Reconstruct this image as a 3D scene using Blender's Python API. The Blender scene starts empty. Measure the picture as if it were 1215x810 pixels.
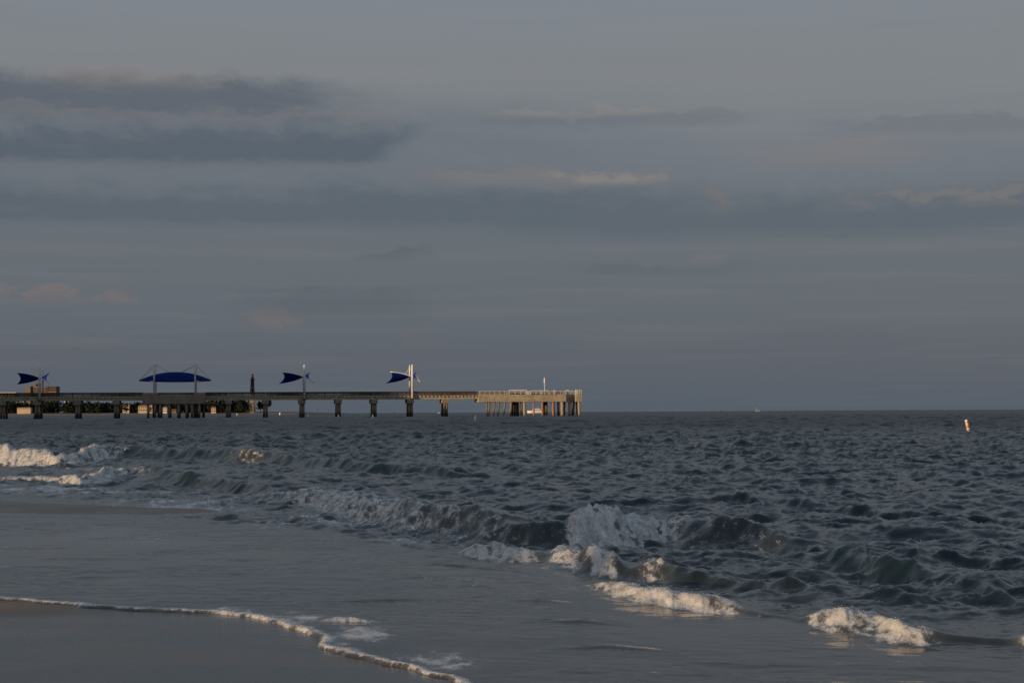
import bpy, math, random
import numpy as np
from mathutils import Vector, Matrix

random.seed(7)
RNG = np.random.default_rng(11)
scene = bpy.context.scene
COL = scene.collection
R = math.radians

# ------------------------------------------------------------------ camera
W0, H0, F = 1215.0, 810.0, 2000.0           # photograph size and focal length in its pixels
CAM_H = 1.4
PITCH = math.atan((488.85 - 405) / F)
ROLL = R(-0.315)
cam_data = bpy.data.cameras.new('camera')
cam_data.sensor_width = 36.0
cam_data.lens = 36.0 * F / W0
cam_data.clip_start = 0.1
cam_data.clip_end = 200000.0
cam = bpy.data.objects.new('camera', cam_data)
COL.objects.link(cam)
CAM_M = Matrix.Translation((0, 0, CAM_H)) @ Matrix.Rotation(math.pi / 2 + PITCH, 4, 'X') @ Matrix.Rotation(ROLL, 4, 'Z')
cam.matrix_world = CAM_M
scene.camera = cam
CR = np.array(CAM_M.to_3x3())


def ray(px, py):
    v = CR @ np.array([(px - W0 / 2) / F, -(py - H0 / 2) / F, -1.0])
    return v


def P(px, py, z=0.0):
    v = ray(px, py)
    t = (z - CAM_H) / v[2]
    return np.array([v[0] * t, v[1] * t, z])


def PD(px, py, Y):
    """point at depth Y along world +Y seen at a photo pixel"""
    v = ray(px, py)
    t = Y / v[1]
    return np.array([v[0] * t, Y, CAM_H + v[2] * t])


def project(X, Y, Z):
    d = np.stack([X, Y, Z - CAM_H], -1) @ CR
    return W0 / 2 + F * d[..., 0] / -d[..., 2], H0 / 2 - F * d[..., 1] / -d[..., 2]


def srgb(r, g, b):
    def f(c):
        c /= 255.0
        return c / 12.92 if c <= 0.04045 else ((c + 0.055) / 1.055) ** 2.4
    return (f(r), f(g), f(b))


# ------------------------------------------------------------------ noise in numpy
_perm = RNG.permutation(65536).astype(np.int64)
_val = RNG.random(65536)


def vnoise(x, y, seed=0):
    xi = np.floor(x).astype(np.int64); yi = np.floor(y).astype(np.int64)
    fx = x - xi; fy = y - yi
    fx = fx * fx * fx * (fx * (fx * 6 - 15) + 10); fy = fy * fy * fy * (fy * (fy * 6 - 15) + 10)
    def h(a, b):
        return _val[_perm[(_perm[(a + seed * 131) & 65535] + b) & 65535]]
    return (h(xi, yi) * (1 - fx) + h(xi + 1, yi) * fx) * (1 - fy) + (h(xi, yi + 1) * (1 - fx) + h(xi + 1, yi + 1) * fx) * fy


def fbm(x, y, octaves=4, seed=0):
    s = 0; a = 0.5; n = 0
    for i in range(octaves):
        s = s + a * vnoise(x * 2 ** i + 17.3 * i, y * 2 ** i - 9.1 * i, seed + i); n += a; a *= 0.5
    return s / n


def sstep(a, b, x):
    t = np.clip((x - a) / (b - a), 0, 1)
    return t * t * (3 - 2 * t)


# ------------------------------------------------------------------ mesh helpers
class MB:
    """collects verts and faces for one mesh"""
    def __init__(self):
        self.v = []; self.f = []

    def add(self, verts, faces):
        o = len(self.v)
        self.v += [tuple(p) for p in verts]
        self.f += [tuple(i + o for i in q) for q in faces]
        return self

    def box(self, x0, x1, y0, y1, z0, z1):
        v = [(x0, y0, z0), (x1, y0, z0), (x1, y1, z0), (x0, y1, z0), (x0, y0, z1), (x1, y0, z1), (x1, y1, z1), (x0, y1, z1)]
        return self.add(v, [(0, 3, 2, 1), (4, 5, 6, 7), (0, 1, 5, 4), (1, 2, 6, 5), (2, 3, 7, 6), (3, 0, 4, 7)])

    def bbox(self, x0, x1, y0, y1, z0, z1, c=0.03):
        """box with chamfered vertical edges and top"""
        pts = [(x0 + c, y0), (x1 - c, y0), (x1, y0 + c), (x1, y1 - c), (x1 - c, y1), (x0 + c, y1), (x0, y1 - c), (x0, y0 + c)]
        cx, cy = (x0 + x1) / 2, (y0 + y1) / 2
        sx = 1 - 2 * c / (x1 - x0); sy = 1 - 2 * c / (y1 - y0)
        v = [(x, y, z0) for x, y in pts] + [(x, y, z1 - c) for x, y in pts] + [(cx + (x - cx) * sx, cy + (y - cy) * sy, z1) for x, y in pts]
        f = [tuple(range(7, -1, -1)), tuple(range(16, 24))]
        for k in range(8):
            j = (k + 1) % 8
            f += [(k, j, 8 + j, 8 + k), (8 + k, 8 + j, 16 + j, 16 + k)]
        return self.add(v, f)

    def tube(self, pts, rad, n=10, caps=True):
        pts = [Vector(p) for p in pts]
        rads = rad if isinstance(rad, (list, tuple)) else [rad] * len(pts)
        v = []; f = []
        for i, p in enumerate(pts):
            d = (pts[min(i + 1, len(pts) - 1)] - pts[max(i - 1, 0)]).normalized()
            a = d.orthogonal().normalized() if abs(d.z) > 0.99 else d.cross(Vector((0, 0, 1))).normalized()
            b = d.cross(a).normalized()
            for k in range(n):
                t = 2 * math.pi * k / n
                v.append(p + (a * math.cos(t) + b * math.sin(t)) * rads[i])
        for i in range(len(pts) - 1):
            for k in range(n):
                j = (k + 1) % n
                f.append((i * n + k, i * n + j, i * n + n + j, i * n + n + k))
        if caps:
            f.append(tuple(range(n - 1, -1, -1))); f.append(tuple(range((len(pts) - 1) * n, len(pts) * n)))
        return self.add(v, f)

    def bar(self, a, b, w, h=None):
        """square bar from a to b"""
        return self.tube([a, b], (w if h is None else w) * 0.7071, n=4)

    def build(self, name, mat, parent=None, smooth=False):
        me = bpy.data.meshes.new(name)
        me.from_pydata(self.v, [], self.f)
        me.materials.append(mat)
        if smooth:
            for p in me.polygons: p.use_smooth = True
        me.update()
        o = bpy.data.objects.new(name, me)
        COL.objects.link(o)
        if parent is not None: o.parent = parent
        return o


def np_mesh(name, verts, faces, mat, smooth=True, kind=None, attrs=None):
    me = bpy.data.meshes.new(name)
    k = faces.shape[1]
    me.vertices.add(len(verts)); me.vertices.foreach_set('co', np.ascontiguousarray(verts, dtype=np.float32).ravel())
    me.loops.add(faces.size); me.loops.foreach_set('vertex_index', np.ascontiguousarray(faces, dtype=np.int32).ravel())
    me.polygons.add(len(faces)); me.polygons.foreach_set('loop_start', np.arange(0, faces.size, k, dtype=np.int32))
    me.polygons.foreach_set('use_smooth', np.full(len(faces), smooth, dtype=bool))
    me.update(calc_edges=True)
    for an, arr in (attrs or {}).items():
        at = me.attributes.new(an, 'FLOAT', 'POINT')
        at.data.foreach_set('value', np.ascontiguousarray(arr, dtype=np.float32).ravel())
    me.materials.append(mat)
    o = bpy.data.objects.new(name, me)
    COL.objects.link(o)
    if kind: o['kind'] = kind
    return o


def grid_faces(nr, nc):
    i = np.arange(nr * nc).reshape(nr, nc)
    return np.stack([i[:-1, :-1], i[:-1, 1:], i[1:, 1:], i[1:, :-1]], -1).reshape(-1, 4)


def thing(name, label, cat, loc=(0, 0, 0), rotz=0.0, group=None):
    o = bpy.data.objects.new(name, None)
    o.empty_display_size = 0.5
    COL.objects.link(o)
    o.location = tuple(float(c) for c in loc); o.rotation_euler = (0, 0, rotz)
    o['label'] = label; o['category'] = cat
    if group: o['group'] = group
    return o


def dup(root, loc, rotz, label, group=None):
    r = root.copy(); COL.objects.link(r)
    r.location = tuple(float(c) for c in loc); r.rotation_euler = (0, 0, rotz)
    r['label'] = label
    if group: r['group'] = group
    for ch in list(root.children):
        c = ch.copy(); COL.objects.link(c); c.parent = r
        for g in list(ch.children):
            d = g.copy(); COL.objects.link(d); d.parent = c
    return r


# ------------------------------------------------------------------ materials
def new_mat(name):
    m = bpy.data.materials.new(name); m.use_nodes = True
    nt = m.node_tree
    return m, nt, nt.nodes['Principled BSDF']


def N(nt, typ, **kw):
    n = nt.nodes.new(typ)
    for k, v in kw.items(): setattr(n, k, v)
    return n


def mat_var(name, c1, c2, scale=2.0, rough=0.8, bump=0.0, detail=6, stretch=(1, 1, 1), metallic=0.0, spec=0.5):
    """two-tone surface with noise variation"""
    m, nt, b = new_mat(name)
    tc = N(nt, 'ShaderNodeTexCoord'); mp = N(nt, 'ShaderNodeMapping'); mp.inputs['Scale'].default_value = stretch
    nz = N(nt, 'ShaderNodeTexNoise'); nz.inputs['Scale'].default_value = scale; nz.inputs['Detail'].default_value = detail
    nz.inputs['Roughness'].default_value = 0.65
    rp = N(nt, 'ShaderNodeValToRGB')
    rp.color_ramp.elements[0].position = 0.35; rp.color_ramp.elements[1].position = 0.65
    rp.color_ramp.elements[0].color = (*c1, 1); rp.color_ramp.elements[1].color = (*c2, 1)
    L = nt.links.new
    L(tc.outputs['Object'], mp.inputs['Vector']); L(mp.outputs[0], nz.inputs['Vector']); L(nz.outputs['Fac'], rp.inputs[0])
    L(rp.outputs[0], b.inputs['Base Color'])
    b.inputs['Specular IOR Level'].default_value = spec
    b.inputs['Roughness'].default_value = rough; b.inputs['Metallic'].default_value = metallic
    if bump:
        bp = N(nt, 'ShaderNodeBump'); bp.inputs['Strength'].default_value = bump; bp.inputs['Distance'].default_value = 0.05
        L(nz.outputs['Fac'], bp.inputs['Height']); L(bp.outputs[0], b.inputs['Normal'])
    return m


def mat_pile(name, c1, c2, wet=(0.025, 0.024, 0.02), top=1.6):
    """concrete pile: dark marine growth up to the high-tide mark"""
    m, nt, b = new_mat(name)
    L = nt.links.new
    g = N(nt, 'ShaderNodeNewGeometry'); sx = N(nt, 'ShaderNodeSeparateXYZ'); L(g.outputs['Position'], sx.inputs[0])
    nz = N(nt, 'ShaderNodeTexNoise'); nz.inputs['Scale'].default_value = 0.9; nz.inputs['Detail'].default_value = 5
    L(g.outputs['Position'], nz.inputs['Vector'])
    mx = N(nt, 'ShaderNodeMix', data_type='RGBA'); mx.inputs['A'].default_value = (*c1, 1); mx.inputs['B'].default_value = (*c2, 1)
    L(nz.outputs['Fac'], mx.inputs['Factor'])
    ad = N(nt, 'ShaderNodeMath', operation='MULTIPLY_ADD'); L(nz.outputs['Fac'], ad.inputs[0]); ad.inputs[1].default_value = 1.6; L(sx.outputs['Z'], ad.inputs[2])
    mr = N(nt, 'ShaderNodeMapRange'); mr.inputs['From Min'].default_value = top + 0.2; mr.inputs['From Max'].default_value = top + 1.6
    L(ad.outputs[0], mr.inputs['Value'])
    m2 = N(nt, 'ShaderNodeMix', data_type='RGBA'); m2.inputs['A'].default_value = (*wet, 1)
    L(mx.outputs['Result'], m2.inputs['B']); L(mr.outputs[0], m2.inputs['Factor']); L(m2.outputs['Result'], b.inputs['Base Color'])
    b.inputs['Roughness'].default_value = 0.85
    return m


M = {}
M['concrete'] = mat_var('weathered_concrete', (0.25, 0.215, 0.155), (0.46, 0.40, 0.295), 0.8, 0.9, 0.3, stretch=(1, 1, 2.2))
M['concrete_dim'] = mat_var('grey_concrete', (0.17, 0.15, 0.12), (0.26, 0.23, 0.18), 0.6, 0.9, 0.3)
M['pile'] = mat_pile('pile_concrete', (0.16, 0.135, 0.10), (0.27, 0.225, 0.16))
M['pile_red'] = mat_pile('rusty_pile', (0.32, 0.15, 0.09), (0.38, 0.21, 0.13), top=0.2)
M['pile_pale'] = mat_pile('pale_pile', (0.30, 0.24, 0.17), (0.40, 0.33, 0.24), top=0.3)
M['wood'] = mat_var('weathered_wood', (0.035, 0.027, 0.021), (0.075, 0.058, 0.045), 1.6, 0.85, 0.2, stretch=(1, 1, 3))
M['white'] = mat_var('white_paint', (0.68, 0.66, 0.62), (0.78, 0.77, 0.74), 0.8, 0.45)
M['rail_white'] = mat_var('rail_paint', (0.55, 0.52, 0.47), (0.68, 0.65, 0.6), 1.2, 0.5)
M['canopy_blue'] = mat_var('canopy_fabric', (0.001, 0.010, 0.095), (0.002, 0.014, 0.125), 0.5, 0.85, spec=0.08)
M['blue'] = mat_var('blue_fabric', (0.003, 0.032, 0.33), (0.004, 0.042, 0.42), 0.5, 0.85, spec=0.08)
M['steel'] = mat_var('dark_steel', (0.03, 0.03, 0.032), (0.05, 0.05, 0.052), 2, 0.5, metallic=0.3)
M['black_iron'] = mat_var('black_iron', (0.008, 0.008, 0.011), (0.013, 0.013, 0.016), 0.3, 0.8, spec=0.1)
M['buoy_white'] = mat_var('buoy_white', (0.7, 0.68, 0.64), (0.8, 0.79, 0.76), 4, 0.5)
M['buoy_orange'] = mat_var('buoy_orange', (0.78, 0.40, 0.22), (0.82, 0.48, 0.28), 6, 0.5)
M['buoy_weed'] = mat_var('buoy_weed', (0.20, 0.14, 0.03), (0.34, 0.22, 0.05), 14, 0.8)
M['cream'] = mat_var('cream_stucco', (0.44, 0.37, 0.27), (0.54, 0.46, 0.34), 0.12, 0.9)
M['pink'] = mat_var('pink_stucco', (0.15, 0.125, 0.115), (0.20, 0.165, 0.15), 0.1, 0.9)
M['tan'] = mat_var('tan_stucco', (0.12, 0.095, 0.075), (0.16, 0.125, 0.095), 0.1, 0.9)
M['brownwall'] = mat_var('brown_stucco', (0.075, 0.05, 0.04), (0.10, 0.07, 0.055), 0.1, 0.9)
M['offwhite'] = mat_var('offwhite_wall', (0.6, 0.58, 0.54), (0.7, 0.68, 0.64), 0.15, 0.9)
M['roof_red'] = mat_var('red_roof', (0.16, 0.05, 0.035), (0.22, 0.075, 0.05), 0.4, 0.85)
M['roof_grey'] = mat_var('grey_roof', (0.10, 0.10, 0.10), (0.16, 0.155, 0.15), 0.4, 0.85)
M['glass'] = mat_var('window_glass', (0.012, 0.015, 0.02), (0.02, 0.024, 0.03), 0.4, 0.15)
M['bark'] = mat_var('bark', (0.05, 0.037, 0.026), (0.085, 0.065, 0.048), 1.5, 0.95)
M['leaf'] = mat_var('coastal_foliage', (0.011, 0.016, 0.012), (0.028, 0.036, 0.024), 0.12, 0.9, detail=8, spec=0.1)
M['shade_ridge_scrub'] = mat_var('shade_ridge_cover', (0.035, 0.05, 0.022), (0.09, 0.085, 0.05), 0.15, 0.95, detail=8)
M['far_sand'] = mat_var('far_sand', (0.13, 0.095, 0.08), (0.19, 0.14, 0.115), 0.02, 0.95)
M['rock'] = mat_var('dark_rock', (0.05, 0.05, 0.05), (0.09, 0.085, 0.08), 0.3, 0.95)
M['sailcloth'] = mat_var('sailcloth', (0.30, 0.28, 0.25), (0.36, 0.34, 0.31), 0.3, 0.9)


# ------------------------------------------------------------------ sun and sky
SUN_EL = R(4.0)
SUN_AZ = R(-125.0)                    # measured from +Y towards +X: behind the camera, to the left
S = Vector((math.sin(SUN_AZ) * math.cos(SUN_EL), math.cos(SUN_AZ) * math.cos(SUN_EL), math.sin(SUN_EL)))
sd = bpy.data.lights.new('sun', 'SUN'); sd.energy = 3.9; sd.angle = R(0.5); sd.color = (1.0, 0.67, 0.36)
so = bpy.data.objects.new('sun', sd); COL.objects.link(so)
so.rotation_euler = S.to_track_quat('Z', 'Y').to_euler()

world = bpy.data.worlds.new('World'); scene.world = world; world.use_nodes = True
nt = world.node_tree; nt.nodes.clear(); L = nt.links.new


def mth(op, a, b=None, c=None, clamp=False):
    n = N(nt, 'ShaderNodeMath', operation=op); n.use_clamp = clamp
    for i, x in enumerate((a, b, c)):
        if x is None: continue
        if isinstance(x, (int, float)): n.inputs[i].default_value = x
        else: L(x, n.inputs[i])
    return n.outputs[0]


def wstep(a, b, x):
    """smoothstep from a to b"""
    n = N(nt, 'ShaderNodeMapRange', interpolation_type='SMOOTHSTEP')
    n.inputs['From Min'].default_value = a; n.inputs['From Max'].default_value = b
    n.inputs['To Min'].default_value = 0; n.inputs['To Max'].default_value = 1
    if a > b:
        n.inputs['From Min'].default_value = b; n.inputs['From Max'].default_value = a
        n.inputs['To Min'].default_value = 1; n.inputs['To Max'].default_value = 0
    L(x, n.inputs['Value']); return n.outputs[0]


def wmix(f, a, b):
    n = N(nt, 'ShaderNodeMix', data_type='RGBA')
    for s, x in (('Factor', f), ('A', a), ('B', b)):
        if isinstance(x, (int, float)): n.inputs[s].default_value = x
        elif isinstance(x, tuple): n.inputs[s].default_value = (*x, 1)
        else: L(x, n.inputs[s])
    return n.outputs['Result']


STR = 0.1
def sky_c(r, g, b, k=1.0):
    return tuple(c / STR * k for c in srgb(r, g, b))


tc = N(nt, 'ShaderNodeTexCoord'); sp = N(nt, 'ShaderNodeSeparateXYZ'); L(tc.outputs['Generated'], sp.inputs[0])
az = mth('ARCTAN2', sp.outputs['X'], sp.outputs['Y'])
el = mth('ARCSINE', sp.outputs['Z'])
# degrees scaled so that the numbers read like steps of 0.0286 degrees
CX = mth('MULTIPLY_ADD', az, 2000.0, 607.5)
CY = mth('MULTIPLY_ADD', el, -2000.0, 488.0)
cv = N(nt, 'ShaderNodeCombineXYZ'); L(CX, cv.inputs[0]); L(CY, cv.inputs[1])


def wnoise(sx, sy, detail=5, rough=0.55, z=0.0, dist=0.0):
    mp = N(nt, 'ShaderNodeMapping'); mp.inputs['Scale'].default_value = (sx, sy, 1); mp.inputs['Location'].default_value = (3.1 * z, 7.7 * z, z)
    L(cv.outputs[0], mp.inputs['Vector'])
    n = N(nt, 'ShaderNodeTexNoise'); n.inputs['Scale'].default_value = 1.0; n.inputs['Detail'].default_value = detail
    n.inputs['Roughness'].default_value = rough; n.inputs['Distortion'].default_value = dist
    L(mp.outputs[0], n.inputs['Vector']); return n.outputs['Fac']


n_big = wnoise(1 / 260, 1 / 60, 4, 0.5, 1)
n_med = wnoise(1 / 95, 1 / 26, 6, 0.6, 2)
n_puf = wnoise(1 / 44, 1 / 26, 8, 0.62, 3, 0.3)
n_fin = wnoise(1 / 60, 1 / 22, 8, 0.62, 9, 0.6)
n_str = wnoise(1 / 420, 1 / 16, 6, 0.6, 4)
YB = mth('ADD', CY, mth('MULTIPLY', mth('SUBTRACT', n_big, 0.5), 30.0))
YM = mth('ADD', YB, mth('MULTIPLY', mth('SUBTRACT', n_med, 0.5), 34.0))
YP = mth('ADD', YM, mth('MULTIPLY', mth('SUBTRACT', n_puf, 0.5), 46.0))
XM = mth('ADD', CX, mth('MULTIPLY', mth('SUBTRACT', n_med, 0.5), 170.0))

# clear-to-veiled background gradient by elevation
ramp = N(nt, 'ShaderNodeValToRGB'); cr = ramp.color_ramp
cr.interpolation = 'EASE'
stops = [(0, (85, 96, 108)), (60, (90, 98, 110)), (130, (97, 105, 115)), (200, (101, 108, 117)), (290, (117, 122, 131)), (390, (128, 132, 137)), (500, (129, 135, 143)), (800, (133, 145, 156)), (2000, (136, 152, 170))]
while len(cr.elements) < len(stops): cr.elements.new(0.5)
for e_, (h_, c_) in zip(cr.elements, stops):
    e_.position = h_ / 2000.0; e_.color = (*srgb(*c_), 1)
hgt = mth('DIVIDE', mth('SUBTRACT', 488.0, YB), 2000.0, clamp=True); L(hgt, ramp.inputs[0])
col = N(nt, 'ShaderNodeVectorMath', operation='SCALE'); L(ramp.outputs[0], col.inputs[0]); col.inputs['Scale'].default_value = 1 / STR
base = col.outputs[0]
# warmer patches high up, faint streaks
base = wmix(mth('MULTIPLY', wstep(0.45, 0.7, n_str), 0.07), base, sky_c(150, 145, 142))
base = wmix(mth('MULTIPLY', wstep(0.50, 0.25, n_str), 0.06), base, sky_c(84, 96, 110))


def band(x0, x1, xs, yt, ts, yb, bs, y_src, x_src=None):
    """soft-edged cloud bank: x range with softness xs, top yt/softness ts, bottom yb/softness bs"""
    x_src = x_src if x_src is not None else XM
    m = mth('MULTIPLY', wstep(yt - ts, yt + ts, y_src), wstep(yb + bs, yb - bs, YB))
    if x0 is not None: m = mth('MULTIPLY', m, wstep(x0 - xs, x0 + xs, x_src))
    if x1 is not None: m = mth('MULTIPLY', m, wstep(x1 + xs, x1 - xs, x_src))
    return mth('MULTIPLY', m, mth('MULTIPLY_ADD', n_fin, 1.3, 0.38), clamp=True)


def puff(*a):
    return mth('MULTIPLY', band(*a), mth('MULTIPLY', wstep(0.40, 0.60, n_puf), 1.35), clamp=True)


DK = sky_c(79, 91, 105); DK2 = sky_c(90, 100, 112); WARM = sky_c(139, 131, 127); PALE = sky_c(117, 120, 126)
layers = [
    (band(None, 720, 200, 120, 34, 262, 30, YB), sky_c(95, 104, 115), 0.42),
    (band(620, None, 200, 190, 40, 270, 30, YB), sky_c(97, 105, 116), 0.35),
    # mask, colour, opacity
    (band(None, 400, 90, 104, 14, 146, 14, YP), sky_c(94, 101, 112), 0.95),          # upper bank
    (band(60, 260, 50, 92, 5, 112, 12, YP), WARM, 0.42),
    (band(-200, 470, 60, 137, 4, 150, 12, YP), sky_c(128, 125, 126), 0.34),        # lit ridge of the second bank
    (band(None, 468, 30, 155, 20, 197, 9, YP, mth('MULTIPLY_ADD', mth('SUBTRACT', YB, 176.0), 1.5, mth('MULTIPLY_ADD', mth('SUBTRACT', n_med, 0.5), 60.0, CX))), DK, 0.72),
    (band(None, 620, 60, 197, 5, 208, 8, YP), sky_c(108, 111, 118), 0.38),
    (band(None, 760, 140, 226, 24, 267, 9, YP), DK2, 0.95),                         # long low bank
    (band(640, None, 140, 240, 24, 281, 10, YP), DK2, 0.92),
    (band(515, 800, 50, 203, 6, 222, 9, YP), sky_c(124, 121, 122), 0.5),
    (puff(660, 795, 22, 205, 5, 220, 8, YP), sky_c(146, 136, 130), 0.5),
    (puff(835, 890, 30, 232, 12, 252, 18, YP), sky_c(120, 116, 117), 0.5),
    (puff(1010, 1400, 40, 238, 6, 254, 9, YP), sky_c(124, 119, 119), 0.6),
    (band(590, 880, 50, 137, 4, 152, 8, YP), sky_c(101, 107, 117), 0.42),
    (band(590, 780, 40, 130, 4, 139, 5, YP), sky_c(139, 134, 131), 0.5),
    (band(990, 1300, 60, 152, 5, 172, 8, YP), sky_c(105, 110, 118), 0.45),
    (band(900, 1080, 60, 176, 6, 200, 12, YP), sky_c(128, 124, 124), 0.4),
    (puff(None, 165, 40, 343, 6, 360, 9, YP), sky_c(122, 112, 113), 0.6),
    (puff(300, 360, 20, 371, 5, 388, 7, YP), sky_c(116, 109, 112), 0.55),
    (puff(480, 530, 20, 384, 6, 404, 8, YP), sky_c(103, 104, 110), 0.4),
    (puff(815, 860, 16, 304, 5, 322, 8, YP), sky_c(114, 113, 117), 0.45),
    (band(300, 500, 60, 346, 10, 376, 14, YP), sky_c(82, 92, 103), 0.4),
    (band(690, 880, 50, 316, 4, 330, 6, YP), sky_c(88, 97, 108), 0.45),
    (band(430, 520, 30, 292, 4, 306, 6, YP), sky_c(86, 94, 105), 0.5),
]
for m_, c_, o_ in layers:
    base = wmix(mth('MULTIPLY', m_, o_), base, c_)
# western half of the sky, behind the camera, still glows round the low sun
dotn = N(nt, 'ShaderNodeVectorMath', operation='DOT_PRODUCT'); L(tc.outputs['Generated'], dotn.inputs[0]); dotn.inputs[1].default_value = S
glow = wstep(0.35, 1.0, dotn.outputs['Value'])
base = wmix(mth('MULTIPLY', glow, 0.50), base, sky_c(208, 186, 168))
sky = N(nt, 'ShaderNodeTexSky', sky_type='NISHITA'); sky.sun_disc = False
sky.sun_elevation = SUN_EL; sky.sun_rotation = SUN_AZ % (2 * math.pi)
final = wmix(0.93, sky.outputs[0], base)
bg = N(nt, 'ShaderNodeBackground'); bg.inputs['Strength'].default_value = STR; L(final, bg.inputs['Color'])
wo = N(nt, 'ShaderNodeOutputWorld'); L(bg.outputs[0], wo.inputs['Surface'])

vs = scene.view_settings
vs.view_transform = 'Standard'; vs.look = 'None'; vs.exposure = 0.0; vs.gamma = 1.0; vs.use_curve_mapping = False

# ------------------------------------------------------------------ shore geometry
T = np.array([0.515, -0.857]); NS = np.array([0.857, 0.515])     # along the shore (towards the camera) / seaward
sw_px = [(-120, 701), (0, 712), (60, 716), (120, 721), (200, 726), (250, 727), (300, 733), (335, 742), (362, 748), (378, 760), (400, 771), (440, 785), (490, 800), (540, 812), (660, 850), (900, 960)]
sw = [P(*p)[:2] for p in sw_px]
far_sw = [np.array(p) for p in ((-330.0, 800.0), (-190.0, 515.0), (-90.0, 225.0), (-42.0, 90.0), (-24.0, 45.0), (-13.0, 24.0), (-7.0, 15.0))]
SW = np.array(far_sw + sw + [np.array((3.0, 2.0)), np.array((12.0, -14.0)), np.array((60.0, -90.0))])


def swash_dist(X, Y):
    """signed distance to the swash line, positive towards the sea"""
    best = np.full(X.shape, 1e9); sg = np.ones(X.shape)
    for a, b in zip(SW[:-1], SW[1:]):
        d = b - a; l2 = d @ d
        t = np.clip(((X - a[0]) * d[0] + (Y - a[1]) * d[1]) / l2, 0, 1)
        dx = X - a[0] - t * d[0]; dy = Y - a[1] - t * d[1]
        q = dx * dx + dy * dy
        c = d[0] * dy - d[1] * dx          # left of travel = sea side
        m = q < best
        best = np.where(m, q, best); sg = np.where(m, np.where(c > 0, 1.0, -1.0), sg)
    return np.sqrt(best) * sg


MND_A = P(-160, 598)[:2]; MND_B = P(225, 607)[:2]


def mound(X, Y):
    d = MND_B - MND_A; t = np.clip(((X - MND_A[0]) * d[0] + (Y - MND_A[1]) * d[1]) / (d @ d), 0, 1)
    q = np.hypot(X - MND_A[0] - t * d[0], (Y - MND_A[1] - t * d[1]))
    return np.exp(-(q / (3.3 * (1 - 0.72 * t))) ** 2), t


def sand_z(X, Y, n):
    z = np.where(n > 0, -0.028 * n, np.minimum(-0.016 * n, 0.35 - 0.03 * n))
    z = np.where(n < -12, 0.19 + 0.05 * (-n - 12), z)
    z = np.clip(z, -2.2, 2.0)
    bump, t = mound(X, Y)
    lvl = 0.064 * (1 - 0.3 * t) * (0.62 + 0.76 * fbm(X * 0.9, Y * 0.55, 4, 64))
    z = z * (1 - bump) + lvl * bump
    return z


# water sheet ------------------------------------------------------
NC = 900
u = np.linspace(-0.36, 0.36, NC)
skirt = 0.36 + np.cumsum(np.geomspace(0.004, 0.5, 26))
u = np.concatenate([-skirt[::-1], u, skirt])
rows = [3.6]
while rows[-1] < 90000:
    y = rows[-1]
    k = min(0.0027 + 0.0040 * max(0.0, y - 130) / 900, 0.0075) if y < 1600 else min(0.0075 + 0.02 * (y - 1600) / 1500, 0.04)
    rows.append(y + max(0.016, k * y))
rows = np.array(rows)
UU, YY = np.meshgrid(u, rows)
XX = UU * YY
NR = len(rows)
def scallop(X, Y):
    g = np.exp(-(np.hypot(X + 1.0, Y - 11.5) / 6.0) ** 2)
    return (0.30 * (fbm(X * 1.1, Y * 1.1 + 7, 3, 71) - 0.5) + 0.13 * (fbm(X * 4.5, Y * 4.5, 3, 73) - 0.5)) * g


n_s = swash_dist(XX, YY) + scallop(XX, YY)
px0, py0 = project(XX, YY, np.zeros_like(XX))
res = np.maximum(np.gradient(rows)[:, None] * 1.0, np.gradient(u)[None, :] * YY)

mnd = mound(XX, YY)[0]
# ambient sea: many small directional waves
Z = np.zeros_like(XX); DX = np.zeros_like(XX); DY = np.zeros_like(XX)
SURF = [(-200, 606), (-60, 612), (120, 616), (250, 622), (400, 640), (480, 655), (560, 670), (640, 682), (720, 708), (800, 726), (880, 735), (960, 750), (1040, 764), (1120, 772), (1300, 790), (1500, 810)]
sfw = np.array([P(x, y)[:2] for x, y in SURF])
ys = np.interp(UU, sfw[:, 0] / sfw[:, 1], sfw[:, 1])
off = (YY - ys) * 0.62                      # metres beyond the surf line
off = off + 1.2 * (fbm(XX * 0.5, YY * 0.35, 3, 66) - 0.5)
amp_env = 0.02 + 0.98 * sstep(0.5, 8.0, off)
short_env = (0.03 + 0.97 * sstep(-0.3, 1.6, off)) * (1 + 0.95 * sstep(8, 26, off))
amp_env = amp_env * np.clip(1 - 1.3 * mnd, 0, 1); short_env = short_env * np.clip(1 - 1.3 * mnd, 0, 1)
NW = 130
lam = np.geomspace(0.22, 26.0, NW) * (1 + 0.1 * RNG.standard_normal(NW))
gust = 0.7 + 0.6 * fbm(XX / 30.0 + 5, YY / 45.0, 3, 60)
for i in range(NW):
    l = lam[i]
    ang = math.atan2(-0.80, -0.60) + RNG.standard_normal() * (0.85 if l < 4 else 0.4)
    k = 2 * math.pi / l
    slope = 0.040 if l < 0.8 else 0.030 if l < 1.8 else 0.012 if l < 6 else 0.006
    a = slope / k
    d = (math.cos(ang), math.sin(ang))
    w = np.clip((l / res - 2.0) / 2.5, 0, 1)
    if w.max() <= 0: continue
    env = (short_env if l < 2.5 else amp_env) * w * gust
    ph = k * (d[0] * XX + d[1] * YY) + RNG.random() * 6.283
    Z += a * env * np.sin(ph)
    c = a * env * np.cos(ph) * 0.75
    DX += d[0] * c; DY += d[1] * c

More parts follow.
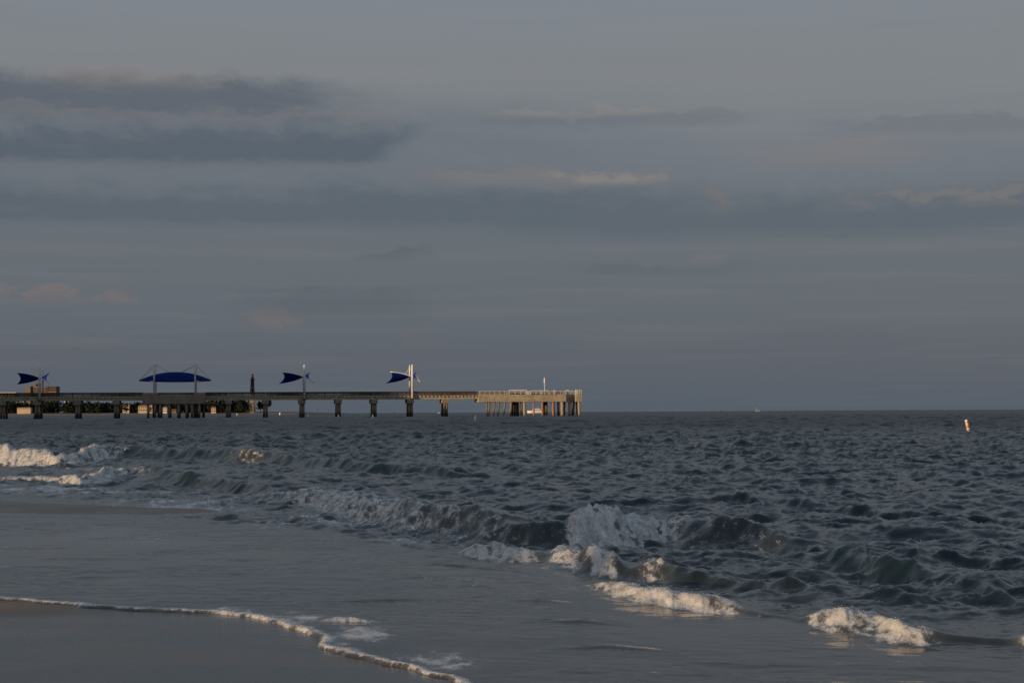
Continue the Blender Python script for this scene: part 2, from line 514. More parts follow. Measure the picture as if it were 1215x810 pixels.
# breakers ------------------------------------------------------
foam = np.zeros_like(XX); froth = np.zeros_like(XX)
BR = {
    'main': [(300, 588, .08, .3), (330, 595, .13, .6), (360, 601, .19, .72), (385, 607, .25, .78), (430, 618, .28, .76), (480, 629, .31, .62), (520, 635, .33, .5), (560, 641, .33, .42), (600, 646, .30, .36), (640, 648, .25, .28), (664, 648, .24, .35), (684, 648, .38, 1.1), (735, 646, .36, 1.15), (768, 641, .31, 1.05), (792, 639, .29, .8), (815, 642, .32, .42), (860, 646, .32, .3), (900, 650, .28, .3), (950, 658, .16, .1), (990, 672, .12, .0), (1030, 686, .20, .05), (1075, 690, .15, .0), (1110, 696, .1, .0), (1200, 720, .08, 0)],
    'second': [(540, 660, .03, .3), (560, 662, .09, .85), (585, 664, .12, .75), (600, 667, .14, .95), (636, 668, .10, .7), (648, 670, .08, .08), (660, 671, .15, .9), (682, 674, .15, .9), (693, 678, .10, .1), (703, 680, .15, .9), (728, 683, .15, .9), (742, 684, .08, .08), (764, 687, .12, .5), (780, 690, .16, .75), (800, 693, .13, .1), (870, 701, .08, .05), (960, 709, .04, .0), (1080, 720, .05, 0)],
    'near': [(690, 699, .02, .35), (725, 706, .06, .9), (760, 715, .085, 1.05), (810, 722, .09, 1.1), (850, 726, .085, 1.0), (880, 730, .06, .5), (905, 734, .03, .1), (940, 738, .012, 0), (990, 744, .0, 0)],
    'right': [(930, 738, .0, 0), (950, 742, .02, .1), (966, 746, .06, .65), (985, 750, .11, .88), (1012, 752, .12, .9), (1034, 756, .10, .7), (1046, 761, .10, .78), (1066, 766, .10, .9), (1092, 768, .08, .85), (1114, 767, .06, .45), (1135, 767, .04, .05), (1195, 770, .04, .1), (1230, 775, .08, .9), (1330, 790, .1, .5)],
    'farleft': [(-160, 543, .46, .9), (-40, 546, .48, .95), (0, 547, .47, .95), (25, 548, .43, .85), (60, 550, .38, .85), (95, 549, .38, .8), (130, 546, .36, .7), (160, 546, .32, .12), (220, 548, .36, .08), (265, 550, .42, .12), (300, 551, .42, .5), (318, 552, .36, .2), (370, 557, .3, .05), (440, 562, .24, 0), (540, 566, .2, 0)],
    'midleft': [(-40, 569, .03, .5), (20, 569, .05, .8), (45, 569, .05, 1.0), (62, 570, .06, .6), (75, 571, .09, 1.0), (95, 572, .15, 1.05), (118, 570, .17, .9), (150, 566, .22, .6), (185, 571, .20, .1), (260, 579, .2, .1), (330, 588, .14, .1)],
    'swell_mid': [(700, 598, .08, 0), (860, 596, .08, 0), (960, 604, .12, 0), (1080, 612, .1, 0), (1215, 618, .08, 0), (1350, 624, .08, 0)],
    'swell_right': [(1000, 668, .0, 0), (1100, 660, .08, 0), (1180, 668, .12, 0), (1300, 680, .12, 0)],
    'lip': [(375, 741, .012, .8), (400, 740, .022, 1.0), (425, 740, .022, 1.0), (445, 741, .01, .5)],
}
rip = [[(30, 665), (110, 666), (190, 665)], [(230, 665), (290, 667), (330, 666)], [(20, 689), (110, 687), (200, 685)], [(225, 683), (280, 684), (330, 684)], [(330, 716), (420, 717), (490, 714), (560, 717)],
       [(-20, 652), (40, 653), (90, 651)], [(420, 690), (500, 688), (560, 691)], [(560, 715), (640, 716), (700, 721)], [(300, 640), (380, 642), (450, 646), (540, 655)], [(600, 742), (690, 741), (770, 748)],
       [(90, 640), (150, 641), (200, 640)], [(620, 775), (720, 772), (830, 780)], [(460, 676), (520, 672), (590, 678), (680, 690)]]
for k_, r_ in enumerate(rip):
    BR['ripple%d' % k_] = [(x, y, 0.0 if i in (0, len(r_) - 1) else (0.017 if y > 630 else .045), 0) for i, (x, y) in enumerate(r_)]
def along(pts, key_vals, ug):
    """authored values along a crest line, smoothed, as functions of the bearing u = x / y"""
    w = np.array([P(x, y)[:2] for x, y, _, _ in pts])
    ub = w[:, 0] / w[:, 1]
    kk = np.hanning(25); kk /= kk.sum()
    return ub, [np.convolve(np.pad(np.interp(ug, ub, v), 12, 'edge'), kk, 'valid') for v in key_vals(w)]


UG = np.arange(-0.55, 0.55, 0.0005)
for kn, (key, pts) in enumerate(BR.items()):
    ub, (yc_g, h_g, f_g) = along(pts, lambda w: (w[:, 1], np.array([p[2] for p in pts]), np.array([p[3] for p in pts])), UG)
    slope_g = np.gradient(yc_g, UG)
    y_lo, y_hi = yc_g[(UG >= ub[0]) & (UG <= ub[-1])].min(), yc_g[(UG >= ub[0]) & (UG <= ub[-1])].max()
    pad = 0.012
    msk = (UU > ub[0] - pad) & (UU < ub[-1] + pad) & (YY > y_lo - 3) & (YY < y_hi + 8)
    idx = np.nonzero(msk)
    if not len(idx[0]): continue
    uu = UU[idx]; x_ = XX[idx]; y_ = YY[idx]
    sc_ = max(0.35, 0.02 * y_.mean())
    h = np.interp(uu, UG, h_g) * sstep(ub[0] - pad, ub[0] + pad, uu) * sstep(ub[-1] + pad, ub[-1] - pad, uu)
    ff = np.interp(uu, UG, f_g)
    yc = np.interp(uu, UG, yc_g); sl = np.interp(uu, UG, slope_g)
    g = np.sqrt((sl / y_) ** 2 + (1 + sl * x_ / y_ ** 2) ** 2)
    n = (y_ - yc) / np.maximum(g, 0.8)
    hm = max(p[2] for p in pts)
    wob = (fbm(x_ / (1.3 * sc_) + 3 * kn, y_ / (1.6 * sc_) + 40, 3, 3 + kn) - 0.5)
    n = n - wob * (0.6 * hm + 0.04)
    wf = 0.75 * h + (0.03 if hm > 0.065 else 0.008); wb = 2.3 * h + 0.10
    hmod = h * (0.86 + 0.28 * fbm(x_ / (0.9 * sc_), y_ / (1.2 * sc_), 3, 21))
    q = n - 1.5 * wf
    prof = np.where(q < 0, np.exp(-np.abs(q / wf) ** 2.2), np.exp(-(q / wb) ** 2))
    trough = -0.10 * np.exp(-((q + 2.6 * wf) / (1.2 * wf)) ** 2)
    Z[idx] += 0.86 * hmod * (prof + trough)
    dens = ff * np.where(q < 0, sstep(-2.9, -1.4, q / wf), sstep(1.0, 0.0, q / wb))
    # torn, trailing lace over the back and over the unbroken face
    strk = fbm((x_ + 0.35 * y_) / (0.14 * sc_), y_ / (0.40 * sc_), 4, 33)
    dens = dens * np.clip(0.25 + 1.5 * strk, 0, 1.35)
    foam[idx] = np.maximum(foam[idx], dens)
    froth[idx] = np.maximum(froth[idx], np.clip(dens - 0.45, 0, 1) * hmod)

OFFSHORE = sstep(25, 140, off)
FILM = sstep(0.3, -0.6, off) * sstep(0.1, 0.8, n_s) * np.clip(1 - 1.3 * mnd, 0, 1)
# short steep wind ripples with sharp crests riding on everything
def ridged(sc, st, ang, seed, oct_=3):
    ca, sa = math.cos(ang), math.sin(ang)
    a_ = (XX * ca + YY * sa) / (sc * st); b_ = (-XX * sa + YY * ca) / sc
    wx = fbm(a_ * 0.6, b_ * 0.6, 2, seed + 40) - 0.5
    r_ = 1 - np.abs(2 * fbm(a_ + 0.8 * wx, b_ + 1.2 * wx, oct_, seed) - 1)
    return r_ ** 2.2 - 0.55
for sc, amp, ang, seed in ((0.36, 0.046, -0.35, 201), (0.19, 0.026, 0.25, 211), (0.11, 0.013, -0.5, 251), (0.70, 0.056, -0.15, 221), (1.5, 0.045, -0.3, 231), (4.2, 0.05, -0.1, 241)):
    wgt = np.clip((sc * 1.4 / res - 1.5) / 2.0, 0, 1)
    Z += ridged(sc, 1.35, ang, seed) * amp * wgt * (short_env if sc < 1.5 else amp_env) * gust
for sc, amp, ang, seed in ((0.16, 0.007, -0.3, 401), (0.42, 0.016, -0.2, 411)):
    wgt = np.clip((sc * 1.4 / res - 1.5) / 2.0, 0, 1)
    Z += ridged(sc, 2.6, ang, seed) * amp * wgt * FILM * sstep(0.36, 0.62, fbm(XX * 0.45, YY * 0.5, 3, 420))
for sc, amp, ang, seed in ((1.3, 0.10, -0.35, 301), (2.6, 0.19, 0.2, 311), (5.0, 0.30, -0.1, 321), (9.0, 0.42, 0.1, 331)):
    wgt = np.clip((sc * 1.4 / res - 1.5) / 2.0, 0, 1)
    Z += ridged(sc, 1.35, ang, seed) * amp * wgt * OFFSHORE * gust

# leftover foam sheets (centre and size as seen from the beach)
PATCH = [(410, 612, 60, 14, .42), (470, 640, 120, 12, .40), (600, 655, 80, 12, .38), (690, 672, 70, 14, .42), (330, 632, 70, 10, .3), (90, 583, 130, 6, .95), (220, 601, 100, 10, .88), (380, 622, 90, 9, .6), (170, 640, 180, 14, .30), (420, 668, 170, 14, .30), (120, 690, 160, 10, .24), (60, 578, 60, 4, .45), (60, 556, 90, 6, .32), (110, 560, 50, 6, .3),
         (340, 736, 70, 8, .78), (275, 727, 30, 5, .7), (600, 690, 160, 10, .3), (425, 757, 50, 14, .80), (505, 783, 65, 16, .82), (620, 760, 130, 16, .20), (800, 716, 60, 6, .52), (850, 716, 50, 5, .45), (1060, 752, 40, 5, .4), (760, 665, 40, 8, .3), (560, 625, 100, 14, .26), (860, 645, 90, 8, .2), (860, 632, 30, 5, .45), (700, 700, 90, 8, .25),
         (960, 690, 120, 12, .12), (640, 700, 200, 10, .22), (300, 610, 80, 6, .35), (560, 735, 140, 8, .2)]
nzp = np.clip(0.5 + 2.2 * (fbm(XX * 3.4, YY * 1.3, 5, 77) - 0.5), 0, 1)
for cx, cy, sx, sy, a in PATCH:
    g = np.exp(-((px0 - cx) / sx) ** 2 - ((py0 - cy) / sy) ** 2) * a
    foam = np.maximum(foam, g * (0.35 + 1.2 * nzp))
# whitewater texture in real relief
near = YY < 90
ix = np.nonzero(near & (froth > 0.002))
sc_ = 0.09 + 0.005 * YY[ix]
lum = np.abs(fbm(XX[ix] / sc_, YY[ix] / (sc_ * 1.6), 4, 5) - 0.5) * 2
Z[ix] += (0.55 - 1.5 * lum) * froth[ix] * 0.40

# swash edge: water film ends on the sand in a rope of bubbles
zs = sand_z(XX, YY, n_s) + 0.010 * (fbm(XX * 0.6, YY * 0.25, 4, 31) - 0.5) * (np.abs(n_s) < 15)
film = sstep(-0.035, 0.03, n_s)
edge_noise = fbm(XX * 3.0, YY * 3.0, 4, 91)
wdt = 0.018 + 0.035 * edge_noise
wdt = wdt * (0.75 + 0.9 * np.exp(-((px0 - 268) / 22) ** 2) + 1.3 * np.exp(-((px0 - 345) / 35) ** 2)) * (0.25 + 1.1 * fbm(XX * 2.3, YY * 2.3, 3, 97)) * (0.45 + 0.55 * sstep(40, 300, px0) + .15)
wdt = np.maximum(wdt, 0.030 + 0.012 * sstep(11.0, 12.5, YY))
e_off = n_s - 0.06 + (edge_noise - 0.5) * 0.08 * sstep(150, 330, px0)
rope = np.exp(-(e_off / wdt) ** 2) * (YY < 40)
rope_on = sstep(0.28, 0.45, fbm(XX * 1.6 + 9, YY * 1.6, 2, 14) + 0.25 * np.exp(-((px0 - 380) / 150) ** 2) + 0.2 * sstep(120, 0, px0))
foam = np.maximum(foam, rope * (0.92 + 0.35 * rope_on))
lump = np.abs(fbm(XX * 11, YY * 11, 3, 8) - 0.5) * 2
Z = np.where(YY < 40, Z + rope * 0.008 * (1.15 - 1.3 * lump), Z)
Zw = Z + 0.012 - 0.03 * sstep(0.5, 0.9, mnd)
thin = sstep(0.9, 0.15, n_s) * (YY < 60)
Zw = np.where(n_s < 0.9, np.maximum(Zw, zs + 0.003 + rope * 0.008 * (1.15 - 1.3 * lump)) * thin + Zw * (1 - thin), Zw)
Zw = np.where(n_s < 0.05, Zw * film + (zs - 0.03) * (1 - film), Zw)
Zw = np.where(n_s < -0.05, np.minimum(Zw, zs - 0.03 - 0.1 * np.clip(-n_s, 0, 4)), Zw)
deep = sstep(-1.5, 2.2, off)
XW = XX + DX; YW = YY + DY
subgrid = sstep(0.02, 0.45, res) * deep          # chop too small for the mesh acts as surface roughness
foam = np.clip(foam, 0, 1.3)

# water material
def water_material():
    m, nt, b = new_mat('sea_water'); L = nt.links.new
    g = N(nt, 'ShaderNodeNewGeometry')
    af = N(nt, 'ShaderNodeAttribute', attribute_name='foam'); ad = N(nt, 'ShaderNodeAttribute', attribute_name='deep')
    def noise(scale, detail, st=(1, 1, 1), rough=0.6):
        mp = N(nt, 'ShaderNodeMapping'); mp.inputs['Scale'].default_value = st; mp.inputs['Rotation'].default_value = (0, 0, R(18))
        L(g.outputs['Position'], mp.inputs['Vector'])
        n = N(nt, 'ShaderNodeTexNoise'); n.inputs['Scale'].default_value = scale; n.inputs['Detail'].default_value = detail; n.inputs['Roughness'].default_value = rough
        L(mp.outputs[0], n.inputs['Vector']); return n.outputs['Fac']
    def mt(op, a, bb=None, c=None, clamp=False):
        n = N(nt, 'ShaderNodeMath', operation=op); n.use_clamp = clamp
        for i, x in enumerate((a, bb, c)):
            if x is None: continue
            if isinstance(x, (int, float)): n.inputs[i].default_value = x
            else: L(x, n.inputs[i])
        return n.outputs[0]
    fine = noise(9.0, 7, (1.0, 0.5, 1.0), 0.68)
    fine2 = noise(34.0, 4, (1, 0.7, 1), 0.6)
    tex = mt('ADD', mt('MULTIPLY', fine, 0.75), mt('MULTIPLY', fine2, 0.25))
    mr = N(nt, 'ShaderNodeMapRange'); mr.inputs['From Min'].default_value = 0.36; mr.inputs['From Max'].default_value = 0.64
    L(tex, mr.inputs['Value'])
    ff = mt('MULTIPLY', mt('SUBTRACT', mt('MULTIPLY', af.outputs['Fac'], 1.45), mt('MULTIPLY_ADD', mr.outputs[0], 0.95, 0.15)), 1.6, clamp=True)
    # soft bubble veil below the lace
    veil = mt('MULTIPLY', mt('POWER', mt('MINIMUM', af.outputs['Fac'], 1.0), 1.4), 0.30)
    ff = mt('MAXIMUM', ff, veil)
    # body colour: sandy in the shallows, dark green further out
    mx = N(nt, 'ShaderNodeMix', data_type='RGBA'); mx.inputs['A'].default_value = (0.026, 0.025, 0.025, 1); mx.inputs['B'].default_value = (0.0028, 0.0112, 0.0178, 1)
    L(ad.outputs['Fac'], mx.inputs['Factor'])
    L(mx.outputs['Result'], b.inputs['Base Color'])
    ac = N(nt, 'ShaderNodeAttribute', attribute_name='chop')
    L(mt('MULTIPLY_ADD', ac.outputs['Fac'], 0.30, 0.05), b.inputs['Roughness']); b.inputs['IOR'].default_value = 1.333
    L(mt('MULTIPLY_ADD', ac.outputs['Fac'], -0.26, 0.46), b.inputs['Specular IOR Level'])
    bmp = N(nt, 'ShaderNodeBump'); L(mt('MULTIPLY_ADD', ad.outputs['Fac'], 0.45, 0.10), bmp.inputs['Strength']); bmp.inputs['Distance'].default_value = 0.02
    L(noise(5.0, 5, (1, 1, 1), 0.6), bmp.inputs['Height'])
    b2 = N(nt, 'ShaderNodeBump'); b2.inputs['Strength'].default_value = 0.6; b2.inputs['Distance'].default_value = 0.35
    L(mt('MULTIPLY', noise(0.35, 4, (1, 1, 1), 0.6), ad.outputs['Fac']), b2.inputs['Height']); L(b2.outputs[0], bmp.inputs['Normal'])
    L(bmp.outputs[0], b.inputs['Normal'])
    fo = N(nt, 'ShaderNodeBsdfPrincipled'); fo.inputs['Base Color'].default_value = (0.56, 0.565, 0.57, 1); fo.inputs['Roughness'].default_value = 0.85; fo.inputs['Specular IOR Level'].default_value = 0.15
    fcm = N(nt, 'ShaderNodeMix', data_type='RGBA'); fcm.inputs['A'].default_value = (0.62, 0.625, 0.63, 1); fcm.inputs['B'].default_value = (0.26, 0.265, 0.27, 1)
    L(mr.outputs[0], fcm.inputs['Factor']); L(fcm.outputs['Result'], fo.inputs['Base Color'])
    fb = N(nt, 'ShaderNodeBump'); fb.inputs['Strength'].default_value = 0.8; fb.inputs['Distance'].default_value = 0.03
    L(tex, fb.inputs['Height']); L(fb.outputs[0], fo.inputs['Normal'])
    ms = N(nt, 'ShaderNodeMixShader'); L(ff, ms.inputs[0]); L(b.outputs[0], ms.inputs[1]); L(fo.outputs[0], ms.inputs[2])
    L(ms.outputs[0], nt.nodes['Material Output'].inputs['Surface'])
    return m


M['water'] = water_material()
verts = np.stack([XW, YW, Zw], -1).reshape(-1, 3)
keep = ~((n_s < -6) & (YY < 1200))
fcs = grid_faces(NR, len(u))
kf = keep.ravel()
fcs = fcs[kf[fcs].any(axis=1)]
np_mesh('sea', verts, fcs, M['water'], True, 'structure', {'foam': foam, 'deep': deep, 'chop': subgrid})

# foam bubbles and spray clots: small white blobs riding on the broken crests
ico_t = (1 + 5 ** 0.5) / 2
IV = np.array([(-1, ico_t, 0), (1, ico_t, 0), (-1, -ico_t, 0), (1, -ico_t, 0), (0, -1, ico_t), (0, 1, ico_t), (0, -1, -ico_t), (0, 1, -ico_t), (ico_t, 0, -1), (ico_t, 0, 1), (-ico_t, 0, -1), (-ico_t, 0, 1)]) / math.sqrt(1 + ico_t * ico_t)
IF = np.array([(0, 11, 5), (0, 5, 1), (0, 1, 7), (0, 7, 10), (0, 10, 11), (1, 5, 9), (5, 11, 4), (11, 10, 2), (10, 7, 6), (7, 1, 8), (3, 9, 4), (3, 4, 2), (3, 2, 6), (3, 6, 8), (3, 8, 9), (4, 9, 5), (2, 4, 11), (6, 2, 10), (8, 6, 7), (9, 8, 1)])
cand = np.nonzero((foam * (0.5 + fbm(XX * 6, YY * 3, 3, 55)) > 0.80) & (YY < 75) & (np.abs(UU) < 0.36) & ((froth > 0.006) | (rope > .4)))
nsel = min(15000, len(cand[0]))
sel = RNG.choice(len(cand[0]), nsel, replace=False)
ci = (cand[0][sel], cand[1][sel])
cx_, cy_, cz_, fr_ = XW[ci], YW[ci], Zw[ci], froth[ci]
rad = (cy_ / F) * (0.20 + 0.42 * RNG.random(nsel) ** 2)
jit = RNG.standard_normal((nsel, 3)) * rad[:, None] * 1.2
up = RNG.exponential(1.0, nsel) * np.minimum(fr_ * 0.16, 0.05) * (RNG.random(nsel) < 0.45)
ctr = np.stack([cx_, cy_, cz_ + up - 0.3 * rad], -1) + jit * np.array([1, 1, 0.4])
rad = rad * np.where(up > 0.02, 0.6, 1.0)
rs = rad[:, None] * (0.7 + 0.6 * RNG.random((nsel, 3)))
bv = (ctr[:, None, :] + IV[None] * rs[:, None, :]).reshape(-1, 3)
bf = (IF[None] + (np.arange(nsel) * 12)[:, None, None]).reshape(-1, 3)
M['foam'] = mat_var('sea_foam', (0.40, 0.40, 0.395), (0.54, 0.54, 0.535), 8, 0.9, spec=0.1)
np_mesh('sea_foam', bv, bf, M['foam'], True, 'stuff')

# beach ------------------------------------------------------------
def sand_material():
    m, nt, b = new_mat('wet_sand'); L = nt.links.new
    g = N(nt, 'ShaderNodeNewGeometry'); at = N(nt, 'ShaderNodeAttribute', attribute_name='wet')
    n1 = N(nt, 'ShaderNodeTexNoise'); n1.inputs['Scale'].default_value = 1.2; n1.inputs['Detail'].default_value = 2.5; L(g.outputs['Position'], n1.inputs['Vector'])
    n2 = N(nt, 'ShaderNodeTexNoise'); n2.inputs['Scale'].default_value = 160.0; n2.inputs['Detail'].default_value = 3; L(g.outputs['Position'], n2.inputs['Vector'])
    dry = N(nt, 'ShaderNodeMix', data_type='RGBA'); dry.inputs['A'].default_value = (0.22, 0.15, 0.095, 1); dry.inputs['B'].default_value = (0.30, 0.21, 0.14, 1); L(n2.outputs['Fac'], dry.inputs['Factor'])
    wet = N(nt, 'ShaderNodeMix', data_type='RGBA'); wet.inputs['A'].default_value = (0.032, 0.031, 0.031, 1); wet.inputs['B'].default_value = (0.044, 0.042, 0.041, 1); L(n1.outputs['Fac'], wet.inputs['Factor'])
    mx = N(nt, 'ShaderNodeMix', data_type='RGBA'); L(at.outputs['Fac'], mx.inputs['Factor']); L(dry.outputs['Result'], mx.inputs['A']); L(wet.outputs['Result'], mx.inputs['B'])
    L(mx.outputs['Result'], b.inputs['Base Color'])
    rr = N(nt, 'ShaderNodeMapRange'); rr.inputs['To Min'].default_value = 0.85; rr.inputs['To Max'].default_value = 0.07; L(at.outputs['Fac'], rr.inputs['Value']); L(rr.outputs[0], b.inputs['Roughness'])
    b.inputs['IOR'].default_value = 1.333
    b1 = N(nt, 'ShaderNodeBump'); b1.inputs['Strength'].default_value = 0.15; b1.inputs['Distance'].default_value = 0.012; L(n1.outputs['Fac'], b1.inputs['Height'])
    mp3 = N(nt, 'ShaderNodeMapping'); mp3.inputs['Scale'].default_value = (2.0, 8.0, 1); mp3.inputs['Rotation'].default_value = (0, 0, R(8)); L(g.outputs['Position'], mp3.inputs['Vector'])
    n3 = N(nt, 'ShaderNodeTexNoise'); n3.inputs['Scale'].default_value = 1.0; n3.inputs['Detail'].default_value = 6; n3.inputs['Roughness'].default_value = 0.6; L(mp3.outputs[0], n3.inputs['Vector'])
    b3 = N(nt, 'ShaderNodeBump'); b3.inputs['Strength'].default_value = 0.32; b3.inputs['Distance'].default_value = 0.012; L(n3.outputs['Fac'], b3.inputs['Height']); L(b1.outputs[0], b3.inputs['Normal'])
    L(b3.outputs[0], b.inputs['Normal'])
    return m


M['sand'] = sand_material()
gx = np.unique(np.round(np.concatenate([np.arange(-18, 8, 0.10), -18 - np.cumsum(np.geomspace(0.12, 30, 70)), 8 + np.cumsum(np.geomspace(0.12, 12, 40))]), 4))
gy = np.unique(np.round(np.concatenate([np.arange(4, 45, 0.14), 45 + np.cumsum(np.geomspace(0.16, 30, 80)), 4 - np.cumsum(np.geomspace(0.12, 12, 50))]), 4))
GX, GY = np.meshgrid(gx, gy)
gn = swash_dist(GX, GY) + scallop(GX, GY)
GZ = sand_z(GX, GY, gn) + 0.010 * (fbm(GX * 0.6, GY * 0.25, 4, 31) - 0.5) * (np.abs(gn) < 15)
gpx, gpy = project(GX, np.maximum(GY, 3.0), np.zeros_like(GX))
wet = 1 - 0.85 * np.exp(-((gpx + 10) / 115) ** 2 - ((gpy - 721) / 11) ** 2)  # drier brown sand patch at left, some sunlight painted into its colour
wet = np.minimum(wet, 1 - 0.42 * mound(GX, GY)[0])
wet *= 0.80 + 0.20 * sstep(0.38, 0.55, fbm(GX * 0.9 + GY * 0.2, GY * 2.6, 4, 61))
wet *= sstep(-9, -5.5, gn)
np_mesh('beach', np.stack([GX, GY, GZ], -1).reshape(-1, 3), grid_faces(*GX.shape), M['sand'], True, 'structure', {'wet': wet})

# added ridge out of view, its top cut to block or pass the sun
ry = np.concatenate([np.arange(-260, -40, 1.0), np.arange(-40, 62, 0.25), np.arange(62, 90, 1.0), np.arange(90, 760, 3.0)])
ridge_x = np.where(ry > 60, -0.36 * ry - 35, -56.6)
RHK = [(-260, 2), (-60, 1.5), (-29, 1.5), (-26.2, 2.2), (-25.6, 5.6), (-25.0, 5.6), (-24.8, 2.2), (-24.15, 2.2), (-23.9, 7.0), (-14, 8), (-6, 7.5), (-1, 3.8), (8, 2.8), (18, 2.8), (24, 2.6), (34, 2.5), (48, 2.5), (60, 4.5), (90, 8), (200, 10), (330, 11), (402, 12), (412, 14), (419, 17), (426, 20.5), (438, 27), (470, 27), (520, 24), (600, 18), (760, 14)]
rh = np.interp(ry, [p[0] for p in RHK], [p[1] for p in RHK])
cw = np.linspace(-1, 1, 41)
CWg, RYg = np.meshgrid(cw, ry)
RH = rh[:, None] * np.exp(-(CWg * 2.1) ** 2)
RH = RH * (0.93 + 0.14 * fbm(CWg * 4 + RYg * 0.05, RYg * 0.2, 4, 44)) + 0.3
np_mesh('added_shade_ridge', np.stack([ridge_x[:, None] + CWg * (14 + 0.25 * rh[:, None]), RYg + 0.695 * CWg * (14 + 0.25 * rh[:, None]), RH], -1).reshape(-1, 3), grid_faces(len(ry), 41), M['shade_ridge_scrub'], True, 'structure')

#@@PART2@@
# ------------------------------------------------------------------ pier
A0 = np.array([(690 - 607.5) / F * 540.0, 540.0]); B0 = np.array([(0 - 607.5) / F * 512.0, 512.0])
E = (A0 - B0) / np.linalg.norm(A0 - B0)
PIER_ROT = math.atan2(E[1], E[0])
ACR = np.array([-E[1], E[0]])


def S_(px):
    """position along the pier (0 at its seaward end, negative towards the shore)"""
    uu = (px - 607.5) / F
    return -(A0[0] - uu * A0[1]) / (E[0] - uu * E[1])


def pier_world(s, y, z=0.0):
    p = A0 + E * s + ACR * y
    return (p[0], p[1], z)


pier = thing('fishing_pier', 'long concrete fishing pier on piles running out from the left into the sea', 'pier', pier_world(0, 0, 0), PIER_ROT)
RAIL_T, DECK_T, GIR_B, CAP_B = 8.1, 6.85, 5.65, 4.35
PW = 6.5
bents = [-46, 3, 44.5, 92, 138, 271, 315, 358.5, 401.5, 444, 487, 528.5, 567.5]
bs = [S_(p) for p in bents]
bs = [bs[0] - 12.6 * k for k in (5, 4, 3, 2, 1)] + bs


def rail_bay(s0, s1, y, mat, z0=DECK_T, z1=RAIL_T, pick=0.30):
    m = MB()
    m.box(s0, s1, y - 0.09, y + 0.09, z1 - 0.09, z1)
    m.box(s0, s1, y - 0.04, y + 0.04, z1 - 0.52, z1 - 0.22)
    m.box(s0, s1, y - 0.04, y + 0.04, z0 + 0.12, z0 + 0.24)
    n = max(1, int((s1 - s0) / pick))
    for k in range(n):
        x = s0 + (k + 0.5) * (s1 - s0) / n
        m.box(x - 0.085, x + 0.085, y - 0.055 - 0.001 * (k % 2), y - 0.041, z0 + 0.05, z1 - 0.10)
    o = m.build('railing', mat, pier)
    return o


def rail_post(x, y, mat, z0=DECK_T, z1=RAIL_T + 0.06, w=0.09):
    MB().bbox(x - w, x + w, y - w - 0.06, y + w + 0.06, z0, z1, 0.02).build('railing_post', mat, pier)


def span(s0, s1):
    m = MB()
    m.box(s0 + 0.02, s1 - 0.02, 0.0, PW, DECK_T - 0.28, DECK_T)               # deck slab
    for y in (0.18, 2.1, 4.0, PW - 0.55):
        m.box(s0 + 0.05, s1 - 0.05, y, y + 0.38, GIR_B, DECK_T - 0.28)         # girders
    n = int((s1 - s0) / 1.15)
    for k in range(n):                                                         # joist ends along the edge
        x = s0 + (k + 0.5) * (s1 - s0) / n
        m.box(x - 0.17, x + 0.17, -0.14, 0.0, DECK_T - 0.62, DECK_T - 0.02)
    m.build('deck_span', M['concrete'], pier)
    for y in (0.0, PW):
        rail_bay(s0 + 0.03, s1 - 0.03, y + (0.07 if y == 0 else -0.07), M['wood'])
    for k in range(4):
        rail_post(s0 + (k + 0.5) * (s1 - s0) / 4, 0.07, M['wood'])


MID0, MID1 = S_(169.5), S_(243.5)
END0, END1 = S_(567.0), S_(671.0)
edges = bs[:]
for i in range(len(bs) - 1):
    a, b = bs[i], bs[i + 1]
    if a < MID0 < b:
        span(a, MID0); span(MID1, b)
    elif b <= END0 + 1:
        span(a, b)


def pile(x, y, top, w=0.42, rake=(0, 0), mat='pile', zb=-1.2):
    m = MB()
    xb, yb = x + rake[0], y + rake[1]
    n = 8; v = []
    for (cx, cy, z) in ((xb, yb, zb), (x, y, top)):
        for k in range(n):
            t = 2 * math.pi * (k + 0.5) / n
            r = w * 1.04
            v.append((cx + r * math.cos(t), cy + r * math.sin(t), z))
    f = [tuple(range(n - 1, -1, -1)), tuple(range(n, 2 * n))] + [(k, (k + 1) % n, n + (k + 1) % n, n + k) for k in range(n)]
    m.add(v, f).build('pile', M[mat], pier)


for i, s in enumerate(bs[:-1]):
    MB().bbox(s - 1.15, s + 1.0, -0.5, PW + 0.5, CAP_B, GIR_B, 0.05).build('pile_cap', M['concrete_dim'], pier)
    rk = 0.28 if i == 7 else 0.10
    for sx in (-1, 1):
        for y in (0.3, PW - 0.3):
            pile(s + sx * 0.36, y, CAP_B, 0.36, (sx * rk - (0.45 if i == 7 and sx < 0 else 0.05), 0))

# middle platform
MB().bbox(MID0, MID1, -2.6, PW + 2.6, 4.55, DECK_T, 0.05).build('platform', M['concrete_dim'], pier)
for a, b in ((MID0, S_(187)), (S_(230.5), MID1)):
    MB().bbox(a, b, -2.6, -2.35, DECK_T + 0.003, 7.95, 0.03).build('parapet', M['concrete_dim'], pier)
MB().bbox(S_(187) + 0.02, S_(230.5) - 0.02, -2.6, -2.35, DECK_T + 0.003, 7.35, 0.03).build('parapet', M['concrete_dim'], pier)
rail_bay(S_(188), S_(230), -2.2, M['wood'], DECK_T, 8.0)
rail_bay(MID0, MID1, PW + 2.45, M['wood'])
for px_ in (176.3, 184.2, 190.4, 201.2, 212.0, 221.5, 228.0, 236.5):
    pile(S_(px_), -2.0, 4.55, 0.40, (0, 0))
for k, px_ in enumerate((179, 188, 199, 210, 220, 231, 239)):
    pile(S_(px_) + 0.4, PW + 1.8, 4.55, 0.42)
    if k in (1, 5): pile(S_(px_), 2.6, 4.55, 0.45)

